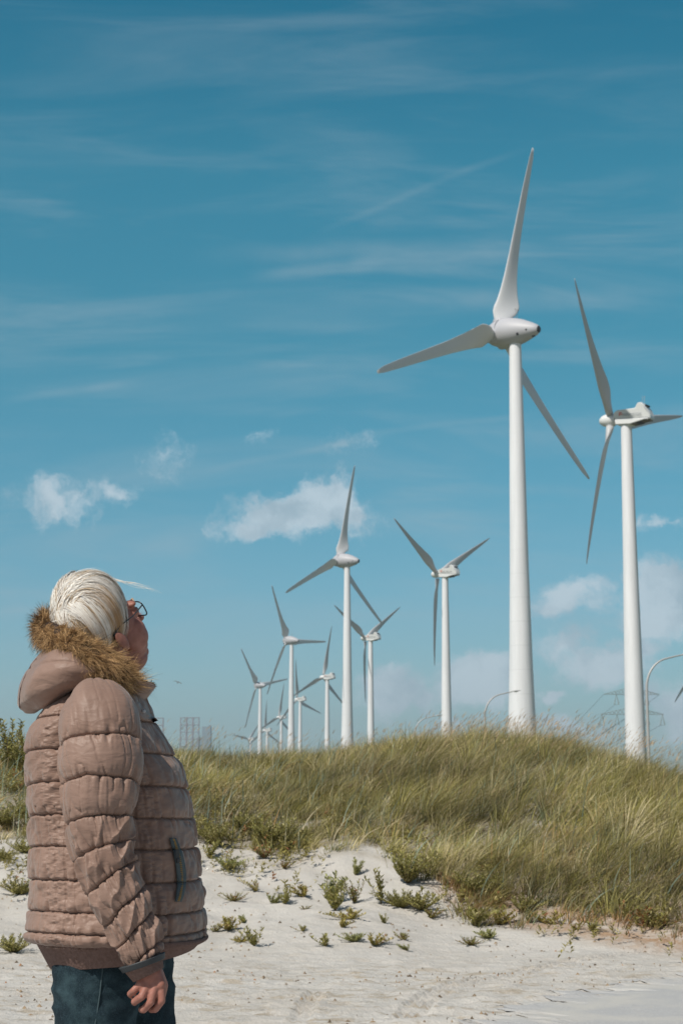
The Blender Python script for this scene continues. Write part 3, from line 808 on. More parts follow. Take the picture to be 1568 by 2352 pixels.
def join_text(body, size, m, extrude=.01):
    cu = bpy.data.curves.new('lettering', 'FONT'); cu.body = body; cu.size = size; cu.extrude = extrude; cu.align_x = 'LEFT'
    t = bpy.data.objects.new('tmp', cu); COL.objects.link(t)
    dg = bpy.context.evaluated_depsgraph_get(); me = bpy.data.meshes.new_from_object(t.evaluated_get(dg))
    bpy.data.objects.remove(t); me.materials.clear(); me.materials.append(m); me.name = 'lettering'; return me
# egg nacelle turbine, origin at tower base centre
def proto_egg():
    H, ov = 78.0, 3.2
    root = empty('wind_turbine', (0, 0, 0))
    b = MB()
    prof = []
    for z in np.linspace(-6, H-1.9, 90):
        t = z/H; r = np.interp(t, [-.1, 0, .06, .13, .30, .50, .73, .98], [2.8, 2.7, 2.48, 2.3, 1.85, 1.5, 1.25, .95]); prof.append((r, z))
    b.lathe(prof, n=48); tw_ = b.build('tower', M['segmented'], root, True); autosmooth(tw_)
    c = MB(); c.lathe([(1.02, H-2.0), (1.12, H-1.9), (1.14, H-1.55), (1.5, H-1.2)], n=40); c.build('yaw_collar', M['nacelle_grey'], root, True)
    n = MB(); y0 = ov
    n.lathe([(2.34, y0-.75), (2.42, y0-1.4), (2.38, y0-2.4), (2.22, y0-3.6), (1.95, y0-4.7), (1.6, y0-5.7), (1.25, y0-6.6), (.95, y0-7.3), (.6, y0-7.9), (.15, y0-8.15)], 'Y', 40, c=(0, 0, H))
    na = autosmooth(n.build('nacelle', M['nacelle_grey'], root, True), 50)
    for sx, yy, zz, s_ in ((1.55, y0-4.9, -.75, .55), (1.1, y0-6.3, -.15, .6), (-1.55, y0-4.9, -.75, .55), (-1.1, y0-6.3, -.15, .6)):
        v = MB(); v.ell((sx, yy, H+zz), (.28, s_*.5, .3)); v.build('vent', M['dark'], na, True)
    v = MB(); v.ell((0, y0-7.75, H), (.62, .42, .62)); v.build('vent', M['dark'], na, True)
    v = MB(); v.ell((0, y0-6.5, H-.95), (.5, .8, .25)); v.build('vent', M['dark'], na, True)
    m_ = MB()
    for dx in (-.25, .25): m_.tube([(dx, y0-3.3, H+2.1), (dx, y0-3.3, H+4.1)], .035)
    m_.tube([(-.5, y0-3.3, H+3.7), (.5, y0-3.3, H+3.7)], .03); m_.ell((-.5, y0-3.3, H+3.75), (.1, .1, .12)); m_.ell((.5, y0-3.3, H+3.75), (.1, .1, .12))
    m_.build('wind_gauge', M['galv'], na, True)
    h_ = MB(); h_.lathe([(.1, 2.6), (.7, 2.45), (1.25, 2.0), (1.75, 1.3), (2.1, .5), (2.28, -.3), (2.32, -.7)], 'Y', 40)
    hub = autosmooth(h_.build('hub', M['nacelle_grey'], root, True), 50); hub.location = (0, ov, H)
    for k in range(3):
        bl = bpy.data.objects.new('blade', BLADE_E); link(bl, root); bl.location = (0, ov, H); bl.rotation_euler = (R(5), R(120*k), 0)
        cb = MB(); cb.lathe([(1.35, 1.6), (1.32, 2.15), (1.2, 2.35)], n=28)
        co = cb.build('root_collar', M['nacelle_grey'], bl, True)
    return root, H, ov
def proto_box():
    H, ov = 58.5, 2.6
    root = empty('wind_turbine', (0, 0, 0))
    b = MB(); prof = [(np.interp(z/H, [-.1, 0, .25, .6, 1], [1.85, 1.72, 1.5, 1.16, .86]), z) for z in np.linspace(-6, H-1.05, 60)]
    b.lathe(prof, n=40); autosmooth(b.build('tower', M['tower'], root, True))
    # nacelle: bevelled prism from the side outline
    def prism(outline, w0, w1, bev):
        import bmesh
        bm = bmesh.new()
        L_ = [bm.verts.new((-w0(y), y+ov, z+H)) for y, z in outline]; R_ = [bm.verts.new((w0(y), y+ov, z+H)) for y, z in outline]
        n_ = len(outline)
        bm.faces.new(L_); bm.faces.new(R_[::-1])
        for i in range(n_): bm.faces.new((L_[i], R_[i], R_[(i+1) % n_], L_[(i+1) % n_])[::-1])
        bmesh.ops.recalc_face_normals(bm, faces=bm.faces)
        bmesh.ops.bevel(bm, geom=list(bm.edges), offset=bev, segments=3, affect='EDGES')
        me = bpy.data.meshes.new('nacelle'); bm.to_mesh(me); bm.free(); return me
    up = [(-.75, 0), (-.75, 1.0), (-1.4, 1.35), (-4.7, 1.62), (-4.9, 2.35), (-5.15, 2.5), (-5.8, 2.48), (-6.5, 1.5), (-7.2, .6), (-7.25, -.25), (-6.7, 0)]
    wf = lambda y: 1.0 if y > -1 else (1.25 if y > -6.6 else .95)
    me = prism(up, wf, wf, .13); me.materials.append(M['nacelle_white']); na = bpy.data.objects.new('nacelle', me); link(na, root); autosmooth(na, 40)
    lo = [(-1.0, -.06), (-6.7, -.06), (-7.1, -.3), (-6.4, -.34), (-3.9, -1.0), (-1.3, -1.0), (-1.15, -.5)]
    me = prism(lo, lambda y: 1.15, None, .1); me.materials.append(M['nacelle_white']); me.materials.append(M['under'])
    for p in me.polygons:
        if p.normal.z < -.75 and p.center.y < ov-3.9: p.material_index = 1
    lw = bpy.data.objects.new('nacelle_base', me); link(lw, root); autosmooth(lw, 40)
    d = MB(); d.box((0, ov-6.2, H+1.95), (1.5, .22, .6), Matrix.Rotation(R(35), 3, 'X')); d.build('vent', M['dark'], na); d = MB(); d.box((0, ov-5.2, H-.78), (1.3, .8, .12), Matrix.Rotation(R(-11), 3, 'X'))
    d.build('vent', M['dark'], na)
    g = MB()
    for dx in (-.4, .4): g.tube([(dx, ov-5.5, H+2.45), (dx, ov-5.5, H+3.7)], .03, 6)
    g.ell((.4, ov-5.5, H+3.7), (.12, .12, .08), nu=8, nv=5); g.build('wind_gauge', M['galv'], na)
    for side in (1, -1):
        me = join_text("NEG MICON", .62, M['greytext'])
        t = bpy.data.objects.new('lettering', me); link(t, na)
        t.rotation_euler = (math.pi/2, 0, -math.pi/2) if side < 0 else (math.pi/2, 0, math.pi/2)
        t.location = (side*1.262, ov-2.6 if side < 0 else ov-5.9, H+.36)
        t.scale = (.93, 1, 1)
        f = MB()
        for (a0, a1, z0, z1) in ((0, .42, .46, .62), (.0, .16, 0, .5), (.22, .62, .22, .36)):
            f.box((side*1.262, (ov-1.9 if side < 0 else ov-1.9) - (a0+a1)/2, H+.36+(z0+z1)/2), (.02, a1-a0, z1-z0))
        f.build('logo', M['red'], na)
    h_ = MB(); h_.lathe([(.06, 2.15), (.5, 2.0), (.82, 1.6), (1.0, 1.1), (1.08, .5), (1.08, -.35), (.85, -.55), (.8, -.8)], 'Y', 32)
    hub = autosmooth(h_.build('hub', M['nacelle_white'], root, True), 50); hub.location = (0, ov, H)
    for k in range(3):
        bl = bpy.data.objects.new('blade', BLADE_N); link(bl, root); bl.location = (0, ov, H); bl.rotation_euler = (R(5), R(120*k), 0)
    return root, H, ov
def copy_tree(o, parent=None):
    c = o.copy(); COL.objects.link(c); c.parent = parent
    for ch in [x for x in bpy.data.objects if x.parent == o]: copy_tree(ch, c)
    return c
PE = proto_egg(); PB = proto_box()
TB = [ # kind, hub px, hub py, distance, azimuth deg, phase deg, label
 ('e',1146,766.8,262.4,-47.6,8.1,"tallest nearest white wind turbine with a rounded egg shaped nacelle"),
 ('e',779,1288,550,-55.1,5.3,"egg nacelle turbine of middle size above the dune centre"),
 ('e',658.7,1471,880,-54.1,-33.2,"egg nacelle turbine with one blade pointing level to the right"),
 ('e',590,1574,1200,-52,-41,"smallest egg nacelle turbine, leftmost tower of the row"),
 ('n',1404,964.7,265,-54.7,-42,"large turbine with a boxy lettered nacelle near the right edge"),
 ('n',1004.7,1318.6,464.6,-49.5,-59.7,"boxy nacelle turbine with a Y shaped rotor, second largest of its kind"),
 ('n',838.6,1466,663.8,-53,-64.2,"boxy nacelle turbine with a Y shaped rotor beside the middle egg nacelle tower"),
 ('n',742,1556,823,-52,6,"boxy nacelle turbine just left of the middle egg nacelle tower, one blade straight up"),
 ('n',682,1607,1060,-52,-12,"small boxy nacelle turbine just right of the tower with the level blade"),
 ('n',640,1648,1250,-52,5,"small boxy nacelle turbine, upper one between the two leftmost towers"),
 ('n',608,1678,1420,-52,-3,"tiny boxy nacelle turbine whose nacelle nearly touches the leftmost tower"),
 ('n',571,1699,1700,-52,39,"farthest turbine, only nacelle and blades peeping over the grass"),
 ('n',1640,1482,377,-54,-122.5,"turbine outside the right edge with only one blade tip in view"),
]
for (rt_, H_, ov_) in (PE, PB):
    for c_ in [x for x in bpy.data.objects if x.parent == rt_ and x.name.startswith('nacelle')]:
        p_ = Vector((0, ov_, H_)); m_ = Matrix.Rotation(R(5), 3, 'X'); c_.rotation_euler = (R(5), 0, 0); c_.location = p_ - m_ @ p_
used = {'e': False, 'n': False}
jobs = []
for kind, px, py, rp, az, ph, lab in TB:
    (root, H, ov) = PE if kind == 'e' else PB
    Rr = 33 if kind == 'e' else 26
    Z = rp; hp = at(px, py, Z)
    o = root if not used[kind] else copy_tree(root)
    used[kind] = True
    up = Vector((math.sin(R(az)), math.cos(R(az)), 0))
    o.location = (hp[0]-up.x*ov, hp[1]-up.y*ov, hp[2]-H)
    o.rotation_euler = (0, 0, R(-az))
    kb = [c_ for c_ in bpy.data.objects if c_.parent == o and c_.name.startswith('blade')]
    kb.sort(key=lambda q_: q_.name)
    for i, c_ in enumerate(kb): c_.rotation_euler = (Matrix.Rotation(R(5), 3, 'X') @ Matrix.Rotation(R(ph+120*i), 3, 'Y')).to_euler()
    tag(o, lab, 'wind turbine', 'white wind turbines standing in two rows behind the dune')

# ---------------------------------------------------------------- street lamps
def proto_lamp():
    root = empty('street_lamp', (0, 0, 0))
    b = MB(); pts = [(0, 0, -2), (0, 0, 3), (0, 0, 6.3)]; rad = [.11, .10, .085]
    for k in range(1, 15):
        a = math.pi/2*k/14*.86; pts.append((1.75*(1-math.cos(a)), 0, 6.3+2.0*math.sin(a))); rad.append(.085-.03*k/14)
    e = pts[-1]; pts += [(e[0]+.8, 0, e[2]+.20), (e[0]+1.25, 0, e[2]+.28)]; rad += [.05, .045]
    b.tube(pts, rad, 12); autosmooth(b.build('pole', M['galv'], root, True))
    h = MB(); x0, z0 = pts[-1][0], pts[-1][2]
    ring = []
    secs = [(0, .05, .05), (.12, .10, .07), (.35, .15, .085), (.65, .13, .07), (.85, .05, .03)]
    v = []; n = 12
    for s_, w, t in secs:
        for k in range(n):
            a = 2*math.pi*k/n; v.append((x0-.05+s_, w*math.cos(a), z0+.02+.12*s_ + t*math.sin(a)*(1 if math.sin(a) > 0 else .55)))
    f = gridquads(len(secs), n).tolist() + [list(range(n-1, -1, -1)), [(len(secs)-1)*n+k for k in range(n)]]
    h.add(v, f); hd = h.build('lamp_head', M['galv'], root, True)
    l = MB(); l.ell((x0+.35, 0, z0+.0), (.22, .09, .035), nu=12, nv=6); l.build('lamp_glass', M['nacelle_white'], hd, True)
    return root
lp = proto_lamp()
LPS = [(1482, 1495, 108, "tall curved arm street lamp beside the large boxy nacelle turbine"),
       (1112, 1583, 150, "curved arm street lamp whose head crosses the tallest turbine's tower"),
       (952, 1640, 198, "low showing curved lamp arm left of the Y rotor turbine's tower")]
for i, (px, py, Z, lab) in enumerate(LPS):
    o = lp if i == 0 else copy_tree(lp)
    p = at(px, py, Z); o.location = (p[0], Z, p[2]-8.75); o.rotation_euler = (0, 0, R(12))
    tag(o, lab, 'street lamp', 'curved arm street lamps behind the dune')

# ---------------------------------------------------------------- pylon and cables
ZP = 650.0
pc = at(1453, 1700, ZP); px0 = pc[0]
py_ = empty('electricity_pylon', (px0, ZP, 0), R(4))
def hz(py): return at(1453, py, ZP)[2]
zl, zu, ztop = hz(1642), hz(1596), hz(1572)
m1 = MB()
def leg(z): return np.interp(z, [0, zl-6, zl, ztop-2, ztop], [4.5, 1.5, 1.1, .8, .1])
zz = [0, 7, 13, 18, 22.5, 26.5, zl, (zl+zu)/2, zu, ztop]
cor = [(-1, -1), (1, -1), (1, 1), (-1, 1)]
for a, b in zip(zz[:-1], zz[1:]):
    for i in range(4):
        c0, c1 = cor[i], cor[(i+1) % 4]; la, lb = leg(a), leg(b)
        m1.tube([(c0[0]*la, c0[1]*la, a), (c0[0]*lb, c0[1]*lb, b)], .12, 4)
        m1.tube([(c0[0]*la, c0[1]*la, a), (c1[0]*lb, c1[1]*lb, b)], .07, 4)
        m1.tube([(c1[0]*la, c1[1]*la, a), (c0[0]*lb, c0[1]*lb, b)], .07, 4)
        m1.tube([(c0[0]*la, c0[1]*la, a), (c1[0]*la, c1[1]*la, a)], .07, 4)
m1.build('mast', M['pylon'], py_)
def arm(z, half, rise):
    m = MB()
    for s_ in (-1, 1):
        for yy in (-.8, .8):
            m.tube([(0, yy, z), (s_*half, 0, z+.1)], .07, 4); m.tube([(0, yy, z+rise), (s_*half, 0, z+.2)], .07, 4)
            for k in range(8):
                a, b = k/8, (k+1)/8
                m.tube([(s_*half*a, yy*(1-a), z), (s_*half*b, yy*(1-b), z+.15+(rise-.1)*(1-b))], .06, 4)
                m.tube([(s_*half*a, yy*(1-a), z+.1+rise*(1-a)), (s_*half*b, yy*(1-b), z)], .05, 4)
    return m
hu = 64/FPX*ZP; hl = 73/FPX*ZP
arm(zu, hu, 3.0).build('crossarm', M['pylon'], py_); arm(zl, hl, 3.0).build('crossarm', M['pylon'], py_)
hangs = [(-35, zu), (35, zu), (-70, zl), (-35, zl), (35, zl), (70, zl)]
ends = []
for dx, z in hangs:
    x = dx/FPX*ZP; ins = MB()
    for s_ in (-1, 1):
        ins.tube([(x+s_*.05, 0, z), (x+s_*.9-.1, 0, z-3.9)], [.10, .22], 6)
    ins.tube([(x-.9, 0, z-3.9), (x+.9, 0, z-3.9)], .07, 4)
    ins.build('insulator', M['pylon'], py_); ends.append((px0+x-.8, ZP, z-4.0))
ends += [(px0-hu, ZP, zu+.1), (px0+hu, ZP, zu+.1)]
tag(py_, 'lattice power pylon with two crossarms, mast hidden behind the right boxy turbine tower', 'pylon')
cl = ["cable hung from the upper crossarm's left insulator", "cable hung from the upper crossarm's right insulator", "cable hung from the lower crossarm's outer left insulator",
      "cable hung from the lower crossarm's inner left insulator", "cable hung from the lower crossarm's inner right insulator", "cable hung from the lower crossarm's outer right insulator",
      "earth wire starting at the upper crossarm's left tip", "earth wire starting at the upper crossarm's right tip"]
for i, e in enumerate(ends):
    q = at(1090 + i*5, 1760, 1900.0); m = MB(); pts = []
    for k in range(25):
        t = (k/24)**1.6; pts.append((e[0]+(q[0]-e[0])*t, e[1]+(q[1]-e[1])*t, e[2]+(q[2]-e[2])*t - 60*t*(1-t)))
    m.tube(pts, .07, 4, False); o = m.build('power_cable', M['wire'])
    tag(o, cl[i], 'cable', 'power cables hanging from the pylon')

# ---------------------------------------------------------------- far lattice legs and block
def lattice(px0, px1, ncol, ytop, Z, name, lab, steps=9, m_=M['lattice']):
    a = at(px0, ytop, Z); b = at(px1, ytop, Z); H = a[2]; w = (b[0]-a[0])/ncol
    root = empty(name, ((a[0]+b[0])/2, Z, 0))
    for c in range(ncol):
        m = MB(); x0 = a[0]-(a[0]+b[0])/2 + c*w; d = w*.42
        cs = [(x0+w*.06, -d), (x0+w*.94, -d), (x0+w*.94, d), (x0+w*.06, d)]
        for cx_, cy_ in cs: m.tube([(cx_, cy_, -3), (cx_, cy_, H)], .30, 6)
        zs = np.arange(H-.4, -3, -H/24.0*1.9 if False else -3.35*1.9)
        for i in range(len(zs)-1):
            for k in range(4):
                p, q = cs[k], cs[(k+1) % 4]
                m.tube([(p[0], p[1], zs[i]), (q[0], q[1], zs[i])], .26, 4)
                if i % 2: p, q = q, p
                m.tube([(p[0], p[1], zs[i]), (q[0], q[1], zs[i+1])], .14, 4)
        m.build('lattice_leg', m_ , root)
    return tag(root, lab, 'lattice tower', 'far lattice legs on the horizon')
lattice(356, 376, 1, 1649, 1500, 'lattice_tower', "single hazy lattice leg just right of the woman's collar")
lattice(414, 458, 3, 1648, 1500, 'lattice_tower', "wide hazy triple lattice frame above the dune left of the turbines")
fb = MB(); p = at(475, 1670, 2300); fb.box((p[0], 2300, p[2]/2), (12, 20, p[2])); fb.box((p[0]-9, 2300, p[2]*.42), (8, 18, p[2]*.84)); fb.box((p[0]+4, 2300, p[2]+1.2), (4, 4, 2.4))
tag(fb.build('distant_building', M['farblock']), 'faint blue hazy block on the horizon beside the triple lattice frame', 'building')
# bird
bp = at(409, 1568, 140)
bm_ = MB()
bm_.tube([(-.16, 0, -.02), (-.05, 0, 0), (.08, 0, .02), (.16, 0, .03)], [.015, .05, .045, .012], 8)
for s_ in (-1, 1):
    bm_.add([(.05, 0, .02), (-.05, 0, .02), (.02, s_*.25, .10), (-.07, s_*.22, .09), (-.12, s_*.52, .02), (.05, 0, 0), (-.05, 0, 0), (.02, s_*.25, .085), (-.07, s_*.22, .075)],
            [(0, 1, 3, 2), (2, 3, 4), (5, 7, 8, 6), (7, 4, 8), (0, 2, 7, 5), (1, 6, 8, 3)])
bo = bm_.build('bird', M['bird']); bo.location = tuple(bp); bo.rotation_euler = (R(20), R(-25), R(60)); bo.scale = (.9,)*3
tag(bo, "small dark bird gliding in the sky just right of the woman's chin", 'bird')
# ---------------------------------------------------------------- the woman
def T3(p): return Vector(tuple(map(float, p)))
HY, HPIT = R(43), R(37)
Fv = Vector((math.cos(HY)*math.cos(HPIT), math.sin(HY)*math.cos(HPIT), math.sin(HPIT)))
Rv = Vector((math.sin(HY), -math.cos(HY), 0))
Uv = Rv.cross(Fv).normalized()
EAR = T3(at(281, 1466, 3.94)) - Rv*.076       # middle between the ears
def hl(f, l, u): return EAR + Fv*f - Rv*l + Uv*u     # head frame: forward, left, up
HR = Matrix((Fv, -Rv, Uv)).transposed()
def remesh(mb, name, voxel, smooth_it, m, parent=None, fac=.5):
    me = bpy.data.meshes.new(name); me.from_pydata(mb.V, [], mb.F)
    o = bpy.data.objects.new(name, me); COL.objects.link(o)
    r = o.modifiers.new('r', 'REMESH'); r.mode = 'VOXEL'; r.voxel_size = voxel
    s_ = o.modifiers.new('s', 'SMOOTH'); s_.iterations = smooth_it; s_.factor = fac
    dg = bpy.context.evaluated_depsgraph_get(); dg.update()
    me2 = bpy.data.meshes.new_from_object(o.evaluated_get(dg)); bpy.data.objects.remove(o)
    me2.name = name; me2.materials.clear(); me2.materials.append(m)
    me2.polygons.foreach_set('use_smooth', np.ones(len(me2.polygons), bool))
    o = bpy.data.objects.new(name, me2); return link(o, parent)
def mverts(o):
    a = np.empty(len(o.data.vertices)*3, np.float32); o.data.vertices.foreach_get('co', a); return a.reshape(-1, 3).astype(float)
def setverts(o, v):
    o.data.vertices.foreach_set('co', np.ascontiguousarray(v, np.float32).ravel()); o.data.update()
def mnormals(o):
    a = np.empty(len(o.data.vertices)*3, np.float32); o.data.vertices.foreach_get('normal', a); return a.reshape(-1, 3).astype(float)

B = MB()
G = 1.07
def he(c, r, rot=None):
    c = hl(c[0]*G, c[1], c[2]); B.ell(c, (r[0]*G, r[1], r[2]), HR @ rot if rot else HR, 28, 18)
he((.0, 0, .062), (.080, .070, .082)); he((.045, 0, .062), (.048, .060, .042)); he((.045, 0, 0), (.052, .058, .075))
for s_ in (-1, 1):
    he((.060, s_*.034, -.018), (.030, .028, .034)); he((.086, s_*.026, .040), (.014, .028, .010))
    he((.050, s_*.045, -.03), (.035, .018, .035))
    he((-.004, s_*.076, -.004), (.014, .006, .026), Matrix.Rotation(R(-12), 3, 'Y')); he((-.001, s_*.074, -.022), (.009, .006, .011)); he((.084, s_*.031, .019), (.0150, .018, .0145))
    he((.108, s_*.011, -.012), (.010, .008, .008))
he((.040, 0, -.062), (.052, .050, .030)); he((.068, 0, -.084), (.019, .024, .018)); he((.035, 0, -.088), (.042, .040, .028))
he((.078, 0, -.045), (.018, .026, .020)); he((.089, 0, -.040), (.008, .022, .005)); he((.087, 0, -.052), (.008, .020, .006))
B.caps(hl(.094, 0, .026), hl(.114, 0, -.004), .008, .011); he((.109, 0, -.007), (.012, .011, .009))
# neck, torso, limbs
neck0 = hl(-.012, 0, -.02); chest = T3(at(235, 1640, 4.0))
B.caps(neck0, T3(at(240, 1590, 4.0)), .055, .060); B.caps(T3(at(240, 1590, 4.0)), chest, .062, .11)
B.ell(at(235, 1770, 4.0), (.12, .16, .17)); B.ell(at(255, 1930, 4.0), (.14, .16, .20)); B.ell(at(262, 2090, 4.0), (.15, .17, .14))
B.caps(at(232, 1650, 3.88), at(232, 1650, 4.12), .07, .07)
ARM = [at(232, 1650, 3.80), at(236, 1960, 3.735), at(325, 2200, 3.73), at(345, 2240, 3.725)]
B.caps(ARM[0], ARM[1], .058, .045); B.caps(ARM[1], ARM[2], .045, .032); B.caps(ARM[2], ARM[3], .030, .029)
FA = [at(225, 1650, 4.20), at(215, 1960, 4.27), at(270, 2140, 4.26), at(285, 2190, 4.26)]
B.caps(FA[0], FA[1], .058, .045); B.caps(FA[1], FA[2], .045, .032); B.caps(FA[2], FA[3], .030, .029)
# near hand: back of the hand towards the camera, fingers curled down and back
def finger(pts, r0, r1):
    for i in range(len(pts)-1):
        a = i/(len(pts)-1); b_ = (i+1)/(len(pts)-1)
        B.caps(pts[i], pts[i+1], r0+(r1-r0)*a, r0+(r1-r0)*b_, 12)
Y0 = 3.715
for (px, py) in ((326, 2262), (340, 2266), (355, 2267), (368, 2262)):
    B.caps(at(344 + (px-347)*.55, 2232, Y0+.006), at(px, py, Y0-.004), .0165, .0125)
finger([at(322, 2262, Y0-.002), at(308, 2276, Y0-.006), at(299, 2284, Y0+.008), at(302, 2288, Y0+.026)], .0088, .0070)
finger([at(338, 2266, Y0-.007), at(325, 2291, Y0-.015), at(309, 2302, Y0+.004), at(309, 2304, Y0+.030)], .0092, .0074)
finger([at(355, 2267, Y0-.007), at(346, 2303, Y0-.014), at(330, 2320, Y0+.004), at(325, 2320, Y0+.030)], .0094, .0076)
finger([at(371, 2262, Y0-.003), at(371, 2300, Y0-.006), at(357, 2319, Y0+.010), at(347, 2320, Y0+.032)], .0092, .0074)
finger([at(362, 2236, Y0+.02), at(374, 2264, Y0+.034), at(370, 2288, Y0+.042), at(362, 2302, Y0+.044)], .0135, .0092)
# far hand, same pose
def mir(p, dx=-.075, dz=.06): p = np.array(p); return (p[0]+dx, 7.98-p[1], p[2]+dz)
for (px, py) in ((326, 2262), (340, 2266), (355, 2267), (368, 2262)):
    B.caps(mir(at(344 + (px-347)*.55, 2232, Y0+.006)), mir(at(px, py, Y0-.004)), .0165, .0125)
for pts, r0, r1 in (([(324, 2262, 0), (311, 2279, -.004), (303, 2289, .014), (306, 2293, .032)], .0098, .0076), ([(339, 2266, 0), (328, 2291, -.006), (314, 2301, .014), (312, 2303, .036)], .0108, .0084),
                    ([(354, 2267, 0), (346, 2301, -.006), (331, 2315, .012), (325, 2316, .036)], .0112, .0086), ([(368, 2262, 0), (366, 2298, 0), (354, 2315, .014), (344, 2318, .034)], .0108, .0082),
                    ([(362, 2236, .02), (374, 2264, .034), (370, 2288, .042), (362, 2302, .044)], .0135, .0092)):
    finger([mir(at(a, b_, Y0+c)) for a, b_, c in pts], r0, r1)
# legs
NL = [at(228, 2150, 3.91), at(226, 2500, 3.90), at(222, 2830, 3.90)]; FL = [at(300, 2150, 4.09), at(318, 2500, 4.10), at(325, 2830, 4.10)]
for L_ in (NL, FL):
    B.caps(L_[0], L_[1], .085, .058); B.caps(L_[1], L_[2], .055, .036)
    B.caps((L_[2][0]-.02, L_[2][1], .05), (L_[2][0]+.13, L_[2][1], .035), .036, .028); B.caps(L_[2], (L_[2][0]-.01, L_[2][1], .06), .036, .036)
body = remesh(B, 'person', .0024, 3, M['skin'])
tag(body, 'older woman with windblown platinum hair, glasses and quilted brown jacket looking up at the turbines', 'person')
person = body
# eyes
for s_ in (-1, 1):
    e = MB(); e.ell(hl(.0865*G, s_*.031, .019), (.0145, .0135, .0080), HR, 16, 10); eo = e.build('eye', M['eye'], person, True)
    i_ = MB(); i_.ell(hl(.0985*G, s_*.031, .020), (.0030, .0055, .0055), HR, 12, 8); i_.build('iris', M['iris'], eo, True)
    br = MB(); br.tube([hl(.103*G, s_*.012, .040), hl(.105*G, s_*.026, .045), hl(.094*G, s_*.046, .041)], [.002, .0028, .0012], 6); br.build('eyebrow', M['hairbrow'], person, True)
lip = MB(); lip.tube([hl(.086*G, .020, -.046), hl(.096*G, 0, -.046), hl(.086*G, -.020, -.046)], [.002, .0045, .002], 8); lip.build('lips', M['lips'], person, True)
# glasses
gl = MB()
XF = .105*G
for s_ in (-1, 1):
    ring = []
    for k in range(25):
        a = 2*math.pi*k/24; cx_ = abs(math.cos(a))**.6*math.copysign(1, math.cos(a)); sz = abs(math.sin(a))**.6*math.copysign(1, math.sin(a))
        ring.append(hl(XF - .006*abs(s_*.035+.027*cx_*1)/.06, s_*.036 + .026*cx_, .018 + .020*sz))
    gl.tube(ring, .0017, 6, False)
    gl.tube([hl(XF-.006, s_*.0615, .028), hl(XF-.014, s_*.0655, .029), hl(.06, s_*.075, .026), hl(.01, s_*.078, .028), hl(-.02, s_*.076, .018)], [.0018, .0018, .0016, .0015, .0015], 6)
gl.tube([hl(XF, .010, .022), hl(XF+.004, 0, .026), hl(XF, -.010, .022)], .0017, 6)
glo = gl.build('glasses', M['frame'], person, True)
for s_ in (-1, 1):
    l = MB(); l.ell(hl(XF-.003, s_*.036, .018), (.0012, .0255, .0195), HR, 20, 10); l.build('lens', M['lens'], glo, True)

# ---- jacket torso
def seamprof(q, seams):
    """0 at a seam, 1 mid-baffle; also distance to the nearest seam"""
    s_ = np.asarray(seams, float); i = np.clip(np.searchsorted(s_, q)-1, 0, len(s_)-2)
    a = s_[i]; b_ = s_[i+1]; t = np.clip((q-a)/(b_-a), 0, 1)
    return (4*t*(1-t))**.5, np.minimum(np.abs(q-a), np.abs(q-b_)), i
TT = [(1540,215,300,.070),(1560,206,312,.085),(1580,188,322,.115),(1600,150,333,.155),(1625,112,344,.190),(1655,86,356,.212),(1690,71,374,.222),(1730,66,399,.228),(1760,63,418,.230),(1800,63,433,.232),
      (1850,67,441,.232),(1900,71,449,.232),(1950,74,455,.235),(2000,73,462,.238),(2050,71,468,.242),(2100,67,471,.246),(2130,65,473,.25),(2148,66,474,.25),(2158,78,470,.245),(2162,92,462,.235)]
TT = np.array(TT, float)
nr, nc = 620, 460
q = np.linspace(1540, 2162, nr); th = np.linspace(0, 2*math.pi, nc, endpoint=False)
QQ, TH = np.meshgrid(q, th, indexing='ij')
L_ = np.interp(QQ, TT[:, 0], TT[:, 1]); R_ = np.interp(QQ, TT[:, 0], TT[:, 2]); Bd = np.interp(QQ, TT[:, 0], TT[:, 3])
# smooth the tables
def sm(A, n=18):
    k = np.ones(n)/n; return np.stack([np.convolve(np.pad(A[:, j], n, 'edge'), k, 'same')[n:-n] for j in range(1)], 1)*np.ones((1, A.shape[1]))
L_, R_, Bd = sm(L_), sm(R_), sm(Bd)
P0 = np.array([[at(L_[i, 0], q[i], 4.0), at(R_[i, 0], q[i], 4.0)] for i in range(nr)])
cx0 = (P0[:, 0, 0]+P0[:, 1, 0])/2; ax0 = (P0[:, 1, 0]-P0[:, 0, 0])/2; zz0 = P0[:, 0, 2]
ce, se = np.cos(TH), np.sin(TH); ex_ = np.where(ce > 0, 2/2.0, 2/2.3); EXK = 2/2.3
X = cx0[:, None] + (ax0[:, None]-.0045)*np.sign(ce)*np.abs(ce)**ex_
Yy = 4.0 + (Bd-.0045)*np.sign(se)*np.abs(se)**ex_; Zz = np.repeat(zz0[:, None], nc, 1)
seams = [1540, 1592, 1657, 1733, 1807, 1877, 1944, 2015, 2084, 2130, 2160]
wob = 5*fbm(TH*1.3+5, QQ*0+2, oct=2, seed=50) + 9*np.clip(-se, 0, 1)*np.exp(-((QQ-1800)/150)**2)
pf, dist_, idx_ = seamprof(QQ + wob, seams)
camang = (TH - 1.5*math.pi + math.pi) % (2*math.pi) - math.pi    # 0 faces the camera, + to the front (right)
band_ = np.exp(-((camang+.52)/.20)**2) + np.exp(-((camang-.62)/.16)**2)     # gathered side strips
band_ = np.clip(band_, 0, 1); band_[TH < math.pi] = 0
disp = .0058*pf*(1-.45*band_) - .0042*np.exp(-(dist_/3.0)**2)
pinch = np.exp(-dist_/13.0)*fbm(TH*16, QQ*.012+idx_*7.7, oct=3, seed=51)
disp += .0035*pinch - .0075*np.exp(-dist_/20.0)*np.clip(1-np.abs(fbm(TH*8+idx_*2.3, QQ*.010+idx_*5.1, oct=2, seed=56))*1.6, 0, 1)**3 - .0035*np.exp(-(dist_/1.3)**2)
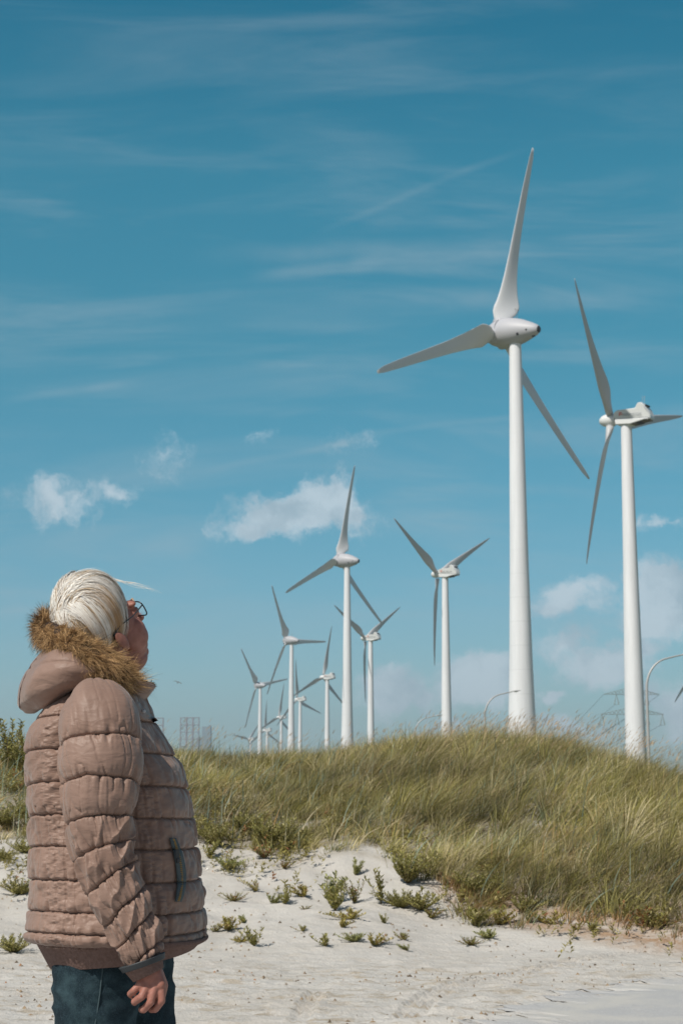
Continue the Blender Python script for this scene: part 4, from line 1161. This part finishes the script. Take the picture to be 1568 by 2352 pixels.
folds = fbm(TH*4.0+QQ*.012, QQ*.02, oct=3, seed=52); disp += .0045*folds
gather = fbm(TH*13, QQ*.13, oct=3, seed=53); disp += .0024*band_*gather
disp -= .030*np.exp(-((camang+.30)/.17)**2)*np.clip((QQ-1640)/60, 0, 1)*np.clip((1930-QQ)/120, 0, 1)
disp -= .026*np.exp(-((camang-.36)/.28)**2)*np.clip((QQ-1640)/60, 0, 1)*np.clip((2110-QQ)/120, 0, 1)
# vertical stitch lines in the strips
for a0 in (-.80, -.66, -.52, -.38, -.26, .50, .62, .74):
    disp -= .0045*np.exp(-((camang-a0)/.012)**2)*(QQ > 1740 if a0 > 0 else QQ > 1850)
disp -= .006*np.exp(-((np.abs(np.angle(np.exp(1j*(TH+.10)))))/.02)**2)*(QQ > 1600)    # front closure line
nx_ = ce/np.maximum(ax0[:, None], .02); ny_ = se/np.maximum(Bd, .02); nl = np.sqrt(nx_**2+ny_**2); nx_ /= nl; ny_ /= nl
X = X + nx_*disp; Yy = Yy + ny_*disp
jac = fastmesh('jacket', np.stack([X, Yy, Zz], -1).reshape(-1, 3), gridquads(nr, nc)[:, ::-1], M['jacket'], person)
jac['label'] = 'quilted taupe brown padded jacket with hood'
jv = np.stack([X, Yy, Zz], -1).reshape(-1, 3)
bvh = BVHTree.FromPolygons([tuple(v_) for v_ in jv], gridquads(nr, nc).tolist())
def onto(px, py, tree=None, off=.003):
    d = T3(at(px, py, 1.0)) - Vector((0, 0, CAMZ)); d.normalize()
    h = (tree or bvh).ray_cast(Vector((0, 0, CAMZ)), d)
    return h[0] - d*off if h[0] is not None else None
# pocket zipper
zp = [(396, 1926), (401, 1940), (408, 1960), (413, 1985), (416, 2010), (416, 2035), (412, 2058), (408, 2072)]
zp = [(a, b_) for a, b_ in zp]
zs = np.linspace(0, len(zp)-1, 40); cxs = np.interp(zs, range(len(zp)), [a for a, _ in zp]); cys = np.interp(zs, range(len(zp)), [b_ for _, b_ in zp])
def strip(w0, off, name, m, parent, bulge=.0):
    V_ = []
    for a, b_, t in zip(cxs, cys, np.linspace(0, 1, 40)):
        w = w0*(.75 + .35*math.sin(math.pi*t))
        for u in (-1, -.5, 0, .5, 1):
            p = onto(a + w*u, b_, None, off + bulge*(1-u*u))
            V_.append(p if p is not None else V_[-1])
    o = meshobj(name, V_, gridquads(40, 5, False).tolist(), m, parent)
    s_ = o.modifiers.new('t', 'SOLIDIFY'); s_.thickness = .002; return o
zt_ = strip(9.5, .006, 'pocket_zipper', M['tape'], jac, .003)
tm = MB()
for k in range(1, 39):
    for u in (-1,):
        p = onto(cxs[k]+1.5, cys[k], None, .013)
        if p is not None: tm.box(p, (.006, .003, .0026))
tb = tm.build('zip_teeth', M['brass'], jac)
pm = MB(); p = onto(408, 1962, None, .016); pm.box(p, (.008, .004, .02)); pm.ell(p + Vector((.001, -.001, -.014)), (.005, .002, .007)); pm.build('zip_pull', M['frame'], jac)
# hem knit band
nb, ncb = 40, 360
V_ = np.zeros((nb, ncb, 3)); thb = np.linspace(0, 2*math.pi, ncb, endpoint=False)
for i in range(nb):
    t = i/(nb-1)
    for j, a in enumerate(thb):
        c_, s_ = math.cos(a), math.sin(a)
        Lp = 84 + 36*t; Rp = 474 + 10*math.sin(math.pi*min(t*1.6, 1)) - 26*t
        pyb = 2150 + t*(52 + (-16*c_) - 8*max(c_, 0)**3)
        pl = at(Lp, pyb, 4.0); pr_ = at(Rp, pyb, 4.0)
        cx_ = (pl[0]+pr_[0])/2; ax_ = (pr_[0]-pl[0])/2; b_ = .238 - .028*t
        k_ = abs(c_)**EXK*math.copysign(1, c_); m_ = abs(s_)**EXK*math.copysign(1, s_)
        rr = 1
        V_[i, j] = (cx_+ax_*k_*rr, 4.0+b_*m_*rr, pl[2])
kb_ = fastmesh('knit_hem', V_.reshape(-1, 3), gridquads(nb, ncb)[:, ::-1], M['knit'], jac)
s_ = kb_.modifiers.new('t', 'SOLIDIFY'); s_.thickness = .006; s_.offset = -1

# ---- sleeves
def sleeve(path, mirror=False):
    """path rows: px, py, Y, half width px"""
    A = np.array(path, float); n = 560; nc_ = 260
    s0 = np.linspace(0, len(A)-1, n)
    I = lambda j: np.interp(s0, range(len(A)), A[:, j])
    def smo(a, k=25): return np.convolve(np.pad(a, k, 'edge'), np.ones(k)/k, 'same')[k:-k]
    px, py, Yc, hw = smo(I(0)), smo(I(1)), smo(I(2)), smo(I(3), 13); hw[0] = 3
    C = np.array([at(px[i], py[i], Yc[i]) for i in range(n)])
    r = hw/FPX*Yc
    T = np.gradient(C, axis=0); T /= np.linalg.norm(T, axis=1, keepdims=True)
    yv = np.array([0, 1.0, 0]); N1 = np.cross(yv, T); N1 /= np.linalg.norm(N1, axis=1, keepdims=True); N2 = np.cross(T, N1)
    tht = np.linspace(0, 2*math.pi, nc_, endpoint=False); ct, st = np.cos(tht), np.sin(tht)
    sl = np.concatenate([[0], np.cumsum(np.linalg.norm(np.diff(C, axis=0), axis=1))])
    PYg, TG = np.meshgrid(py, tht, indexing='ij'); SG, _ = np.meshgrid(sl, tht, indexing='ij')
    seams_ = [1570, 1587, 1712, 1800, 1884, 1950, 2015, 2082, 2140, 2205, 2225]
    front = np.cos(TG)     # + towards +N1
    wobs = 9*(np.sin(TG))*np.interp(PYg, [1600, 1720, 1900], [-1.0, -1.0, 0]) + np.interp(PYg, [1880, 2000, 2160], [0, 16, 26])*np.sign(N1[0, 0])*np.cos(TG) + 5*fbm(TG*1.1, PYg*.01, oct=2, seed=60)
    pf, di, ix = seamprof(PYg + wobs, seams_)
    elb = np.exp(-((PYg-1985)/75)**2) + .8*np.exp(-((PYg-2150)/60)**2)
    d = .0065*pf*(1-.4*elb) - .0048*np.exp(-(di/3.0)**2)
    d += .0035*np.exp(-di/15.0)*fbm(TG*9, ix*5.3+PYg*.015, oct=3, seed=61) - .0095*np.exp(-di/26.0)*np.clip(1-np.abs(fbm(TG*4.2+ix*3.1+PYg*.006, PYg*.012+ix*4.1, oct=2, seed=66))*1.7, 0, 1)**3 - .004*np.exp(-(di/1.3)**2)
    f1 = fbm(TG*1.1+SG*7, SG*15 - TG*1.5, oct=2, seed=62)
    d += .0025*fbm(TG*2.2, SG*12, oct=2, seed=63) + (.014*elb)*np.clip(1-np.abs(f1), 0, 1)**2.2 - .008*elb
    d += .005*fbm(TG*1.2+SG*3, SG*6, oct=2, seed=64)
    rr = r[:, None]-.0085; rr = np.maximum(rr, .001)
    d = d*np.clip(r[:, None]/.05, 0, 1)
    V_ = C[:, None, :] + N1[:, None, :]*(ct[None, :, None]*(rr+d)[:, :, None]) + N2[:, None, :]*(st[None, :, None]*((rr*.92)+d)[:, :, None])
    if mirror: V_[:, :, 1] = 8.0 - V_[:, :, 1]; V_[:, :, 0] -= .03; V_[:, :, 2] += .02
    qd = gridquads(n, nc_)
    o = fastmesh('sleeve', V_.reshape(-1, 3), qd if not mirror else qd[:, ::-1], M['jacket'], jac)
    return o, C, r
SLP = [(222,1588,3.84,6),(223,1592,3.825,44),(225,1602,3.81,64),(227,1620,3.79,80),(229,1645,3.77,92),(230,1680,3.755,98),(231,1730,3.745,101),(230,1770,3.74,100),(228,1800,3.735,94),(226,1835,3.73,90),(226,1870,3.73,84),(231,1910,3.725,81),
       (237,1950,3.72,78),(247,1990,3.72,74),(262,2030,3.72,71),(279,2070,3.72,68),(296,2110,3.72,65),(310,2145,3.72,62),(320,2175,3.72,58),(326,2198,3.72,52),(329,2212,3.72,46)]
sl1, SC, SR = sleeve(SLP)
sl2, _, _ = sleeve(SLP, True)
# cuffs
for mi in (False, True):
    for nm, m, a, b_, r0, r1 in (('cuff_edge', M['elastic'], (326, 2206), (330, 2219), .053, .048), ('knit_cuff', M['knit'], (329, 2212), (341, 2240), .045, .036)):
        c = MB(); p0, p1 = at(*a, 3.72), at(*b_, 3.72)
        if mi: p0 = np.array([p0[0]-.03, 8-p0[1], p0[2]+.02]); p1 = np.array([p1[0]-.03, 8-p1[1], p1[2]+.02])
        pts = [p0 + (p1-p0)*t for t in np.linspace(0, 1, 8)]
        c.tube(pts, [r0+(r1-r0)*t for t in np.linspace(0, 1, 8)], 40); c.build(nm, m, jac, True)

# ---- hood lying on the back: thick at the back, thin at the front
nh, nt = 220, 120
V_ = np.zeros((nh, nt, 3))
HP = [ # angle deg (0 front,180 back), px, py, Y offset, r along outward, r vertical
  (0, 296, 1575, 0, .018, .018), (50, 280, 1568, .10, .024, .024), (90, 225, 1542, .150, .038, .030), (120, 168, 1538, .155, .050, .046), (150, 122, 1556, .115, .056, .070), (180, 98, 1566, 0, .050, .082)]
HPa = np.array(HP, float)
for i in range(nh):
    ph = 2*math.pi*i/nh; deg = math.degrees(ph); dd = deg if deg <= 180 else 360-deg; sg_ = -1 if deg <= 180 else 1
    def ii(j):
        x = dd; return float(np.interp(x, HPa[:, 0], HPa[:, j]))
    c = at(ii(1), ii(2), 4.0 + sg_*ii(3)); outd = np.array([math.cos(ph), -abs(math.sin(ph))*(1 if sg_ < 0 else -1), 0])
    for j in range(nt):
        a = 2*math.pi*j/nt
        w = 1 + .10*fbm(ph*3, math.cos(a)*1.5+math.sin(a)*.7, oct=3, seed=70) + .05*fbm(ph*14, a*1.2 if a < math.pi else (2*math.pi-a)*1.2, oct=2, seed=71)
        groove = 1 - .07*math.exp(-((a-math.pi*.12)/.05)**2)
        V_[i, j] = c + outd*ii(4)*math.cos(a)*w*groove + outd*(-.030*math.sin(a)*np.clip((dd-100)/70, 0, 1)) + np.array([0, 0, ii(5)*math.sin(a)*w*groove])
k = 9
for ax_i in range(3): # smooth along the ring
    a = V_[:, :, ax_i]; ap = np.concatenate([a[-k:], a, a[:k]]); V_[:, :, ax_i] = np.stack([np.convolve(ap[:, j], np.ones(k)/k, 'same')[k:-k] for j in range(nt)], 1)
Vw = np.concatenate([V_, V_[:1]], 0)
hood = fastmesh('hood', Vw.reshape(-1, 3), gridquads(nh+1, nt)[:, ::-1], M['jacket'], jac)
hb = BVHTree.FromPolygons([tuple(v_) for v_ in Vw.reshape(-1, 3)], gridquads(nh+1, nt).tolist())
pp = [(84, 1514), (70, 1532), (57, 1556), (48, 1582), (45, 1606), (46, 1626), (52, 1637), (62, 1643)]
hpts = [onto(a, b_, hb, .002) for a, b_ in pp]; hpts = [p for p in hpts if p is not None]
if len(hpts) > 2: pm = MB(); pm.tube(hpts, .0022, 8); pm.build('hood_piping', M['piping'], jac, True)

# ---- collar with fleece lining
def collar(r_in, name, m, top=0):
    n1, n2 = 24, 90; V_ = np.zeros((n1, n2, 3))
    for i in range(n1):
        t = i/(n1-1)
        for j in range(n2):
            a = 2*math.pi*j/n2; c_, s_ = math.cos(a), math.sin(a)
            Lp, Rp = 200+10*t, 326+29*t; pyb = 1612 - t*(55 - 17*c_) + (top if t > .95 else 0)
            pl, pr_ = at(Lp, pyb, 4.0), at(Rp, pyb, 4.0); cx_ = (pl[0]+pr_[0])/2; ax_ = (pr_[0]-pl[0])/2 - r_in
            V_[i, j] = (cx_+ax_*c_, 4.0+(.095-.012*t-r_in)*s_, pl[2])
    o = fastmesh(name, V_.reshape(-1, 3), gridquads(n1, n2), m, jac); s_ = o.modifiers.new('t', 'SOLIDIFY'); s_.thickness = .009; s_.offset = 0; return o
collar(0, 'collar', M['jacket']); collar(.011, 'collar_lining', M['fleece'], -3)
# placket flap
fl = []
for t in np.linspace(0, 1, 20):
    a, b_ = 292+54*t, 1592+58*t + 6*math.sin(math.pi*t)
    for u in np.linspace(0, 1, 5):
        p = onto(a + 12 - 22*u, b_ + 2*u + 7*u, None, .010)
        if p is None: p = T3(at(a + 12 - 22*u, b_ + 9*u, 3.93))
        fl.append(p)
o = meshobj('placket_flap', fl, gridquads(20, 5, False).tolist(), M['jacket'], jac); s_ = o.modifiers.new('t', 'SOLIDIFY'); s_.thickness = .008
sn = onto(330, 1634, None, .018)
if sn is not None: s2 = MB(); s2.ell(sn, (.005, .003, .005)); s2.build('snap_button', M['galv'], jac, True)

# ---------------- fibres
def fibres(P, D, L, w, cols, seg=4, curl=.25, grav=.2, seed=1, tip=None, curldir=None):
    n = len(P); rg = np.random.default_rng(seed); D = D/np.linalg.norm(D, axis=1, keepdims=True)
    t = np.linspace(0, 1, seg+1)[None, :, None]
    rnd = rg.normal(0, 1, (n, 3)); rnd -= (rnd*D).sum(1, keepdims=True)*D
    cd_ = rnd if curldir is None else curldir + rnd*.4
    p = P[:, None, :] + D[:, None, :]*L[:, None, None]*t + cd_[:, None, :]*(curl*L)[:, None, None]*t*t + np.array([0, 0, -1.0])*(grav*L)[:, None, None]*t*t
    view = np.array([0, 1.0, 0.15]); sd_ = np.cross(D, view + rg.normal(0, .5, (n, 3))); sd_ /= np.linalg.norm(sd_, axis=1, keepdims=True)+1e-9
    wt = w[:, None, None]*(1-t**2)*.5 + .00005
    v = np.stack([p-sd_[:, None, :]*wt, p+sd_[:, None, :]*wt], 2).reshape(n, -1, 3)
    q_ = np.array([[2*i, 2*i+1, 2*i+3, 2*i+2] for i in range(seg)]); Q = (q_[None] + (np.arange(n)*(seg+1)*2)[:, None, None]).reshape(-1, 4)
    c = np.repeat(cols[:, None, :], (seg+1)*2, 1)
    if tip is not None:
        tc_ = np.repeat(t[0, :, 0], 2)[None, :, None]; c = c*(1-tc_) + tip[:, None, :]*tc_
    return v.reshape(-1, 3), Q, c.reshape(-1, 3)
# fur trim ring
FP = [(112,1445,3.98),(120,1448,3.94),(140,1464,3.895),(168,1482,3.86),(198,1503,3.845),(228,1524,3.85),(252,1541,3.865),(272,1557,3.90),(280,1566,3.95),(278,1560,4.02),(268,1540,4.09),(250,1508,4.14),(200,1472,4.16),(155,1442,4.14),(128,1428,4.08),(114,1434,4.02)]
FC = np.array([at(*p) for p in FP]); mclosed = len(FC)
def ringpt(s_):
    """closed Catmull-Rom through the ring points"""
    s_ = np.asarray(s_) % mclosed; i = np.floor(s_).astype(int); f = (s_-i)[:, None]
    p0, p1, p2, p3 = FC[(i-1) % mclosed], FC[i % mclosed], FC[(i+1) % mclosed], FC[(i+2) % mclosed]
    return .5*((2*p1)+(-p0+p2)*f+(2*p0-5*p1+4*p2-p3)*f**2+(-p0+3*p1-3*p2+p3)*f**3)
def furring():
    n = 80000; rg = np.random.default_rng(91)
    s_ = rg.uniform(0, mclosed, n); C = ringpt(s_); T = ringpt(s_+.02)-C; T /= np.linalg.norm(T, axis=1, keepdims=True)
    a = rg.uniform(0, 2*math.pi, n); ref = np.array([0, 0, 1.0]); N1 = np.cross(T, ref); N1 /= np.linalg.norm(N1, axis=1, keepdims=True); N2 = np.cross(N1, T)
    out = N1*np.cos(a)[:, None] + N2*np.sin(a)[:, None]
    cl_ = np.stack([fbm(s_*6, a*1.4, oct=2, seed=92), fbm(s_*6+9, a*1.4, oct=2, seed=93), fbm(s_*6+19, a*1.4+3, oct=2, seed=94)], -1)
    P = C + out*.024*(1+.2*cl_[:, :1]); D = out*.6 + 1.25*cl_ + T*.35 + np.array([.25, 0, -.25])
    L = rg.uniform(.008, .026, n)*(1+.3*cl_[:, 0])
    back = np.exp(-((s_ % mclosed)/1.2)**2) + np.exp(-(((s_-mclosed))/2.2)**2)
    base_ = np.array([.26, .145, .060])*rg.uniform(.5, 1.2, (n, 1)); tip = np.array([.70, .44, .21])*rg.uniform(.6, 1.35, (n, 1))*(1+.4*cl_[:, 1:2])
    dk = rg.random(n) < .17 + .25*np.clip(back, 0, 1); tip[dk] = np.array([.05, .035, .025])
    L[dk] *= 1.3
    return fibres(P, D, L, rg.uniform(.0006, .0011, n), base_, 5, .95, .45, 95, np.clip(tip, 0, 1), cl_)
v, q_, c = furring(); fur = fastmesh('fur_trim', v, q_, M['furfib'], jac, cols=c, smooth=False)
core = MB(); cp = ringpt(np.linspace(0, mclosed, 97)); core.tube(cp, .026, 14, False); core.build('fur_backing', M['fleece'], jac, True)
# fleece fuzz on the collar edge
rg = np.random.default_rng(97); n = 1600; a = rg.uniform(0, 2*math.pi, n); c_, s_ = np.cos(a), np.sin(a)
EP = []
for i in range(n):
    t = 1-.25*rg.random()**2; pyb = 1612 - t*(55-17*c_[i]); pl, pr_ = at(210, pyb, 4.0), at(326+29*t, pyb, 4.0)
    EP.append(((pl[0]+pr_[0])/2 + ((pr_[0]-pl[0])/2-.008)*c_[i], 4.0+.077*s_[i], pl[2]))
v, q_, c = fibres(np.array(EP), np.stack([c_*.9, s_*.9, rg.uniform(-.2, 1, n)], -1), rg.uniform(.006, .016, n), np.full(n, .0016), np.array([.035, .026, .022])*rg.uniform(.5, 1.6, (n, 1)), 3, .4, .2, 98)
fastmesh('collar_fleece', v, q_, M['furfib'], jac, cols=c, smooth=False)

# ---------------- hair
HC = np.array(EAR + Uv*.066 - Fv*.002)
HA, HB, HCc = .089, .078, .102
Fn, Rn, Un = np.array(Fv), np.array(Rv), np.array(Uv)
def onhead(d, k=1.0):
    d = d/np.linalg.norm(d, axis=-1, keepdims=True)
    return HC + Fn*((d@Fn)*HA*k)[..., None] + Rn*((d@Rn)*HB*k)[..., None] + Un*((d@Un)*HCc*k)[..., None]
def hairset():
    rg = np.random.default_rng(120); n = 14000; seg = 14
    side = np.where(rg.random(n) < .76, 1.0, -1.0)           # +1 = falls on her right, the side towards the camera
    u = rg.random(n)*1.38                                          # 0 = front sweep, 1 = back
    # directions in the head frame (F, R, U)
    def hf(f, r, u_): return f[:, None]*Fn + r[:, None]*Rn + u_[:, None]*Un
    one = np.ones(n)
    W = hf(-.66*one + rg.normal(0, .22, n), .10*one + rg.normal(0, .20, n), .72*one + rg.normal(0, .16, n))
    ang = u
    an1 = np.minimum(ang, 1); ov_ = np.maximum(ang-1, 0)
    m1 = hf(.75-1.45*ang, side*(.22 + .55*an1 - 1.5*ov_), 1.05-.65*ang)
    m2 = hf(.95-1.55*ang, side*(.95+.05*an1-2.0*ov_), .45-.55*ang)
    e_ = hf(.50-1.45*ang, side*(1.0-.45*an1*an1-1.2*ov_), -.68-.42*ang)
    t0 = np.where(rg.random(n) < .35, 0, rg.uniform(0, .55, n)); tmax = np.minimum(t0 + rg.uniform(.45, 1.05, n), rg.uniform(.88, 1.12, n) + .10*np.exp(-((u-.35)/.25)**2)); tmax = np.maximum(tmax, t0+.2)
    t = t0[:, None] + np.linspace(0, 1, seg+1)[None, :]*(tmax-t0)[:, None]; t = t[:, :, None]
    B0, B1, B2, B3 = (1-t)**3, 3*t*(1-t)**2, 3*t*t*(1-t), t**3
    d = B0*W[:, None, :] + B1*m1[:, None, :] + B2*m2[:, None, :] + B3*e_[:, None, :]
    d += (rg.normal(0, .035, (n, 1, 3)))*np.linspace(0, 1, seg+1)[None, :, None] + .05*np.stack([fbm(u*9, side*2+t[:, 0, 0]*2, oct=2, seed=150+k_) for k_ in range(3)], -1)[:, None, :]
    clump = fbm(u*11, side*3, oct=2, seed=121); tt_ = t[:, :, 0]
    frontv = np.clip(1-u*1.6, 0, 1)[:, None]
    lift = 1.0 + rg.uniform(-.04, .05, n)[:, None]*np.ones((1, seg+1)) + .095*clump[:, None]*tt_ + .04*np.sin(np.clip(tt_, 0, 1)*math.pi) + .17*frontv*np.sin(np.clip(tt_*1.15, 0, 1)*math.pi)**1.3
    ns_ = fbm(u[:, None]*30, tt_*3.0, oct=2, seed=161)*.012; lift = lift + ns_
    fly = (rg.random(n) < .03)[:, None]; lift = lift + fly*rg.uniform(.02, .12, n)[:, None]*np.linspace(0, 1, seg+1)[None, :]**1.5
    p = onhead(d); p = HC + (p-HC)*lift[:, :, None]
    tan = np.gradient(p, axis=1); nor = p-HC; sd_ = np.cross(tan, nor); sd_ /= np.linalg.norm(sd_, axis=2, keepdims=True)+1e-9
    w = rg.uniform(.0008, .0018, n)[:, None, None]*(1-.75*np.linspace(0, 1, seg+1)[None, :, None]**3)
    v = np.stack([p-sd_*w*.5, p+sd_*w*.5], 2).reshape(n, -1, 3)
    q_ = np.array([[2*i, 2*i+1, 2*i+3, 2*i+2] for i in range(seg)]); Q = (q_[None] + (np.arange(n)*(seg+1)*2)[:, None, None]).reshape(-1, 4)
    cn_ = .6*fbm(u*16+side, side*5, oct=2, seed=122) + rg.normal(0, .30, n)
    plat = np.array([.90, .855, .79]); honey = np.array([.56, .42, .27]); dark = np.array([.22, .13, .08])
    cc = np.where((cn_ > .34)[:, None], honey, plat)*rg.uniform(.80, 1.10, (n, 1)); dk = (cn_ > .95) | (rg.random(n) < .03); cc[dk] = dark
    low = np.repeat(np.linspace(0, 1, seg+1), 2)[None, :, None]
    tl_ = np.repeat(t[:, :, 0], 2, axis=1)[:, :, None]; hm_ = np.clip((tl_-.32)/.40, 0, 1)*np.clip(.55+.9*fbm(u*11, side*2, oct=2, seed=133) + rg.normal(0, .25, n), 0, 1)[:, None, None]*np.clip((u-.12)*4, 0, 1)[:, None, None]
    c = cc[:, None, :]*(1-hm_) + np.array([.50, .30, .14])*hm_
    rootd = np.clip(1-low/.10, 0, 1)*.25; c = c*(1-rootd) + np.array([.30, .22, .16])*rootd
    return v.reshape(-1, 3), Q, np.clip(c, 0, 1).reshape(-1, 3)
hv, hq, hc_ = hairset()
# wisps blown forward
rg = np.random.default_rng(130); parts = [(hv, hq, hc_)]
def wisp(pts, w, col):
    A = np.array(pts); m = 24; s_ = np.linspace(0, len(A)-1, m); Pp = np.stack([np.interp(s_, range(len(A)), A[:, j]) for j in range(3)], 1)
    for _ in range(3): Pp[1:-1] = (Pp[:-2]+Pp[1:-1]*2+Pp[2:])/4
    w_ = (w*.5*(1-.7*np.linspace(0, 1, m)**2))[:, None]; V_ = []
    for a in (0, 2.094, 4.189): V_.append(Pp + w_*np.array([[0, math.cos(a), math.sin(a)]]))
    v = np.stack(V_, 1).reshape(-1, 3)
    q_ = np.array([[3*i+k, 3*i+(k+1) % 3, 3*(i+1)+(k+1) % 3, 3*(i+1)+k] for i in range(m-1) for k in range(3)])
    return v, q_, np.tile(col, (len(v), 1))
for i in range(13):
    j = rg.normal(0, 4.0, 10); e = rg.random()
    x1 = 372 - 55*e + j[0]; y1 = 1362 - 18*e + j[1]*1.1
    parts.append(wisp([at(220+j[2], 1330+abs(j[3])*.4, 3.985), at(252+j[4], 1328+j[5]*.4, 3.975), at(280+j[6]*.6, 1337+j[7]*.7, 3.97), at(312, 1344-5*e+j[8]*.9, 3.96), at(x1, y1, 3.95)], .0005+.0004*rg.random(), np.array([.86, .80, .72])))
v, q_, c = merge(parts)
fastmesh('hair', v, q_, M['hairfib'], person, cols=c, smooth=True)
cap = MB(); cap.ell(HC - .008*Fn + .002*Un, (.082, .074, .094), HR, 40, 24)
co = cap.build('hair_base', M['hairbase'], person, True)

# ---------------- jeans and shoes
J = MB()
J.ell(at(258, 2190, 4.0), (.122, .185, .12)); J.ell(at(215, 2215, 3.98), (.085, .165, .10))
for L2, hw0 in (([at(222, 2215, 3.905), at(221, 2352, 3.90), at(222, 2520, 3.90), at(218, 2700, 3.90), at(216, 2860, 3.90)], [.100, .092, .074, .062, .056]),
                ([at(306, 2215, 4.09), at(318, 2352, 4.10), at(325, 2520, 4.10), at(328, 2700, 4.10), at(326, 2855, 4.10)], [.092, .082, .070, .060, .056])):
    for i in range(4): J.caps(L2[i], L2[i+1], hw0[i], hw0[i+1], 24)
jeans = remesh(J, 'jeans', .007, 8, M['denim'], person)
v = mverts(jeans); nn = mnormals(jeans)
dd = .008*np.clip(1-np.abs(fbm(v[:, 0]*6, v[:, 1]*5, v[:, 2]*13, oct=3, seed=140)), 0, 1)**2 + .003*fbm(v[:, 0]*20, v[:, 1]*20, v[:, 2]*30, oct=2, seed=141)
setverts(jeans, v + nn*dd[:, None])
pol = [tuple(p.vertices) for p in jeans.data.polygons]; jb = BVHTree.FromPolygons([tuple(a) for a in mverts(jeans)], pol)
st_ = [onto(a, b_, jb, .001) for a, b_ in ((237, 2205), (236, 2225), (233, 2250), (230, 2280), (225, 2315), (219, 2352), (214, 2400))]
st_ = [p for p in st_ if p is not None]
sm_ = MB(); sm_.tube(st_, .0016, 6); sm_.build('side_seam', M['stitch'], jeans, True)
for L_ in (NL, FL):
    sh = MB(); x, y = L_[2][0], L_[2][1]
    V_ = []; secs = [(-.075, .030, .06, .035), (-.06, .038, .085, .05), (-.02, .041, .10, .06), (.03, .043, .085, .05), (.08, .048, .062, .04), (.14, .047, .048, .032), (.18, .036, .038, .028), (.20, .015, .026, .024)]
    n = 20
    for dx, w, h, c in secs:
        for k in range(n):
            a = 2*math.pi*k/n; V_.append((x+dx, y+w*math.cos(a), .024 + h*(.5+.5*math.sin(a))))
    sh.add(V_, gridquads(len(secs), n).tolist()+[list(range(n-1, -1, -1)), [(len(secs)-1)*n+k for k in range(n)]])
    so_ = sh.build('shoe', M['shoe'], person, True)
    sl_ = MB(); V_ = []
    for z in (.002, .028):
        for k in range(32):
            a = 2*math.pi*k/32; V_.append((x+.062+.142*math.cos(a), y+.048*math.sin(a)*(1+.12*math.cos(a)), z))
    sl_.add(V_, [(k, (k+1) % 32, 32+(k+1) % 32, 32+k) for k in range(32)]+[list(range(31, -1, -1)), list(range(32, 64))]); sl_.build('sole', M['sole'], so_)

# ---------------------------------------------------------------- haze
hz_ = MB(); hz_.box((0, 1400, 65), (3600, 3800, 150))
hm = bpy.data.materials.new('haze'); hm.use_nodes = True; nt_ = hm.node_tree; nt_.nodes.clear()
ou = nt_.nodes.new('ShaderNodeOutputMaterial'); pv = nt_.nodes.new('ShaderNodeVolumePrincipled')
pv.inputs['Color'].default_value = (.80, .90, 1.0, 1); pv.inputs['Density'].default_value = .00022; pv.inputs['Anisotropy'].default_value = .2
nt_.links.new(pv.outputs[0], ou.inputs['Volume'])
ho = hz_.build('haze', hm); ho['kind'] = 'stuff'
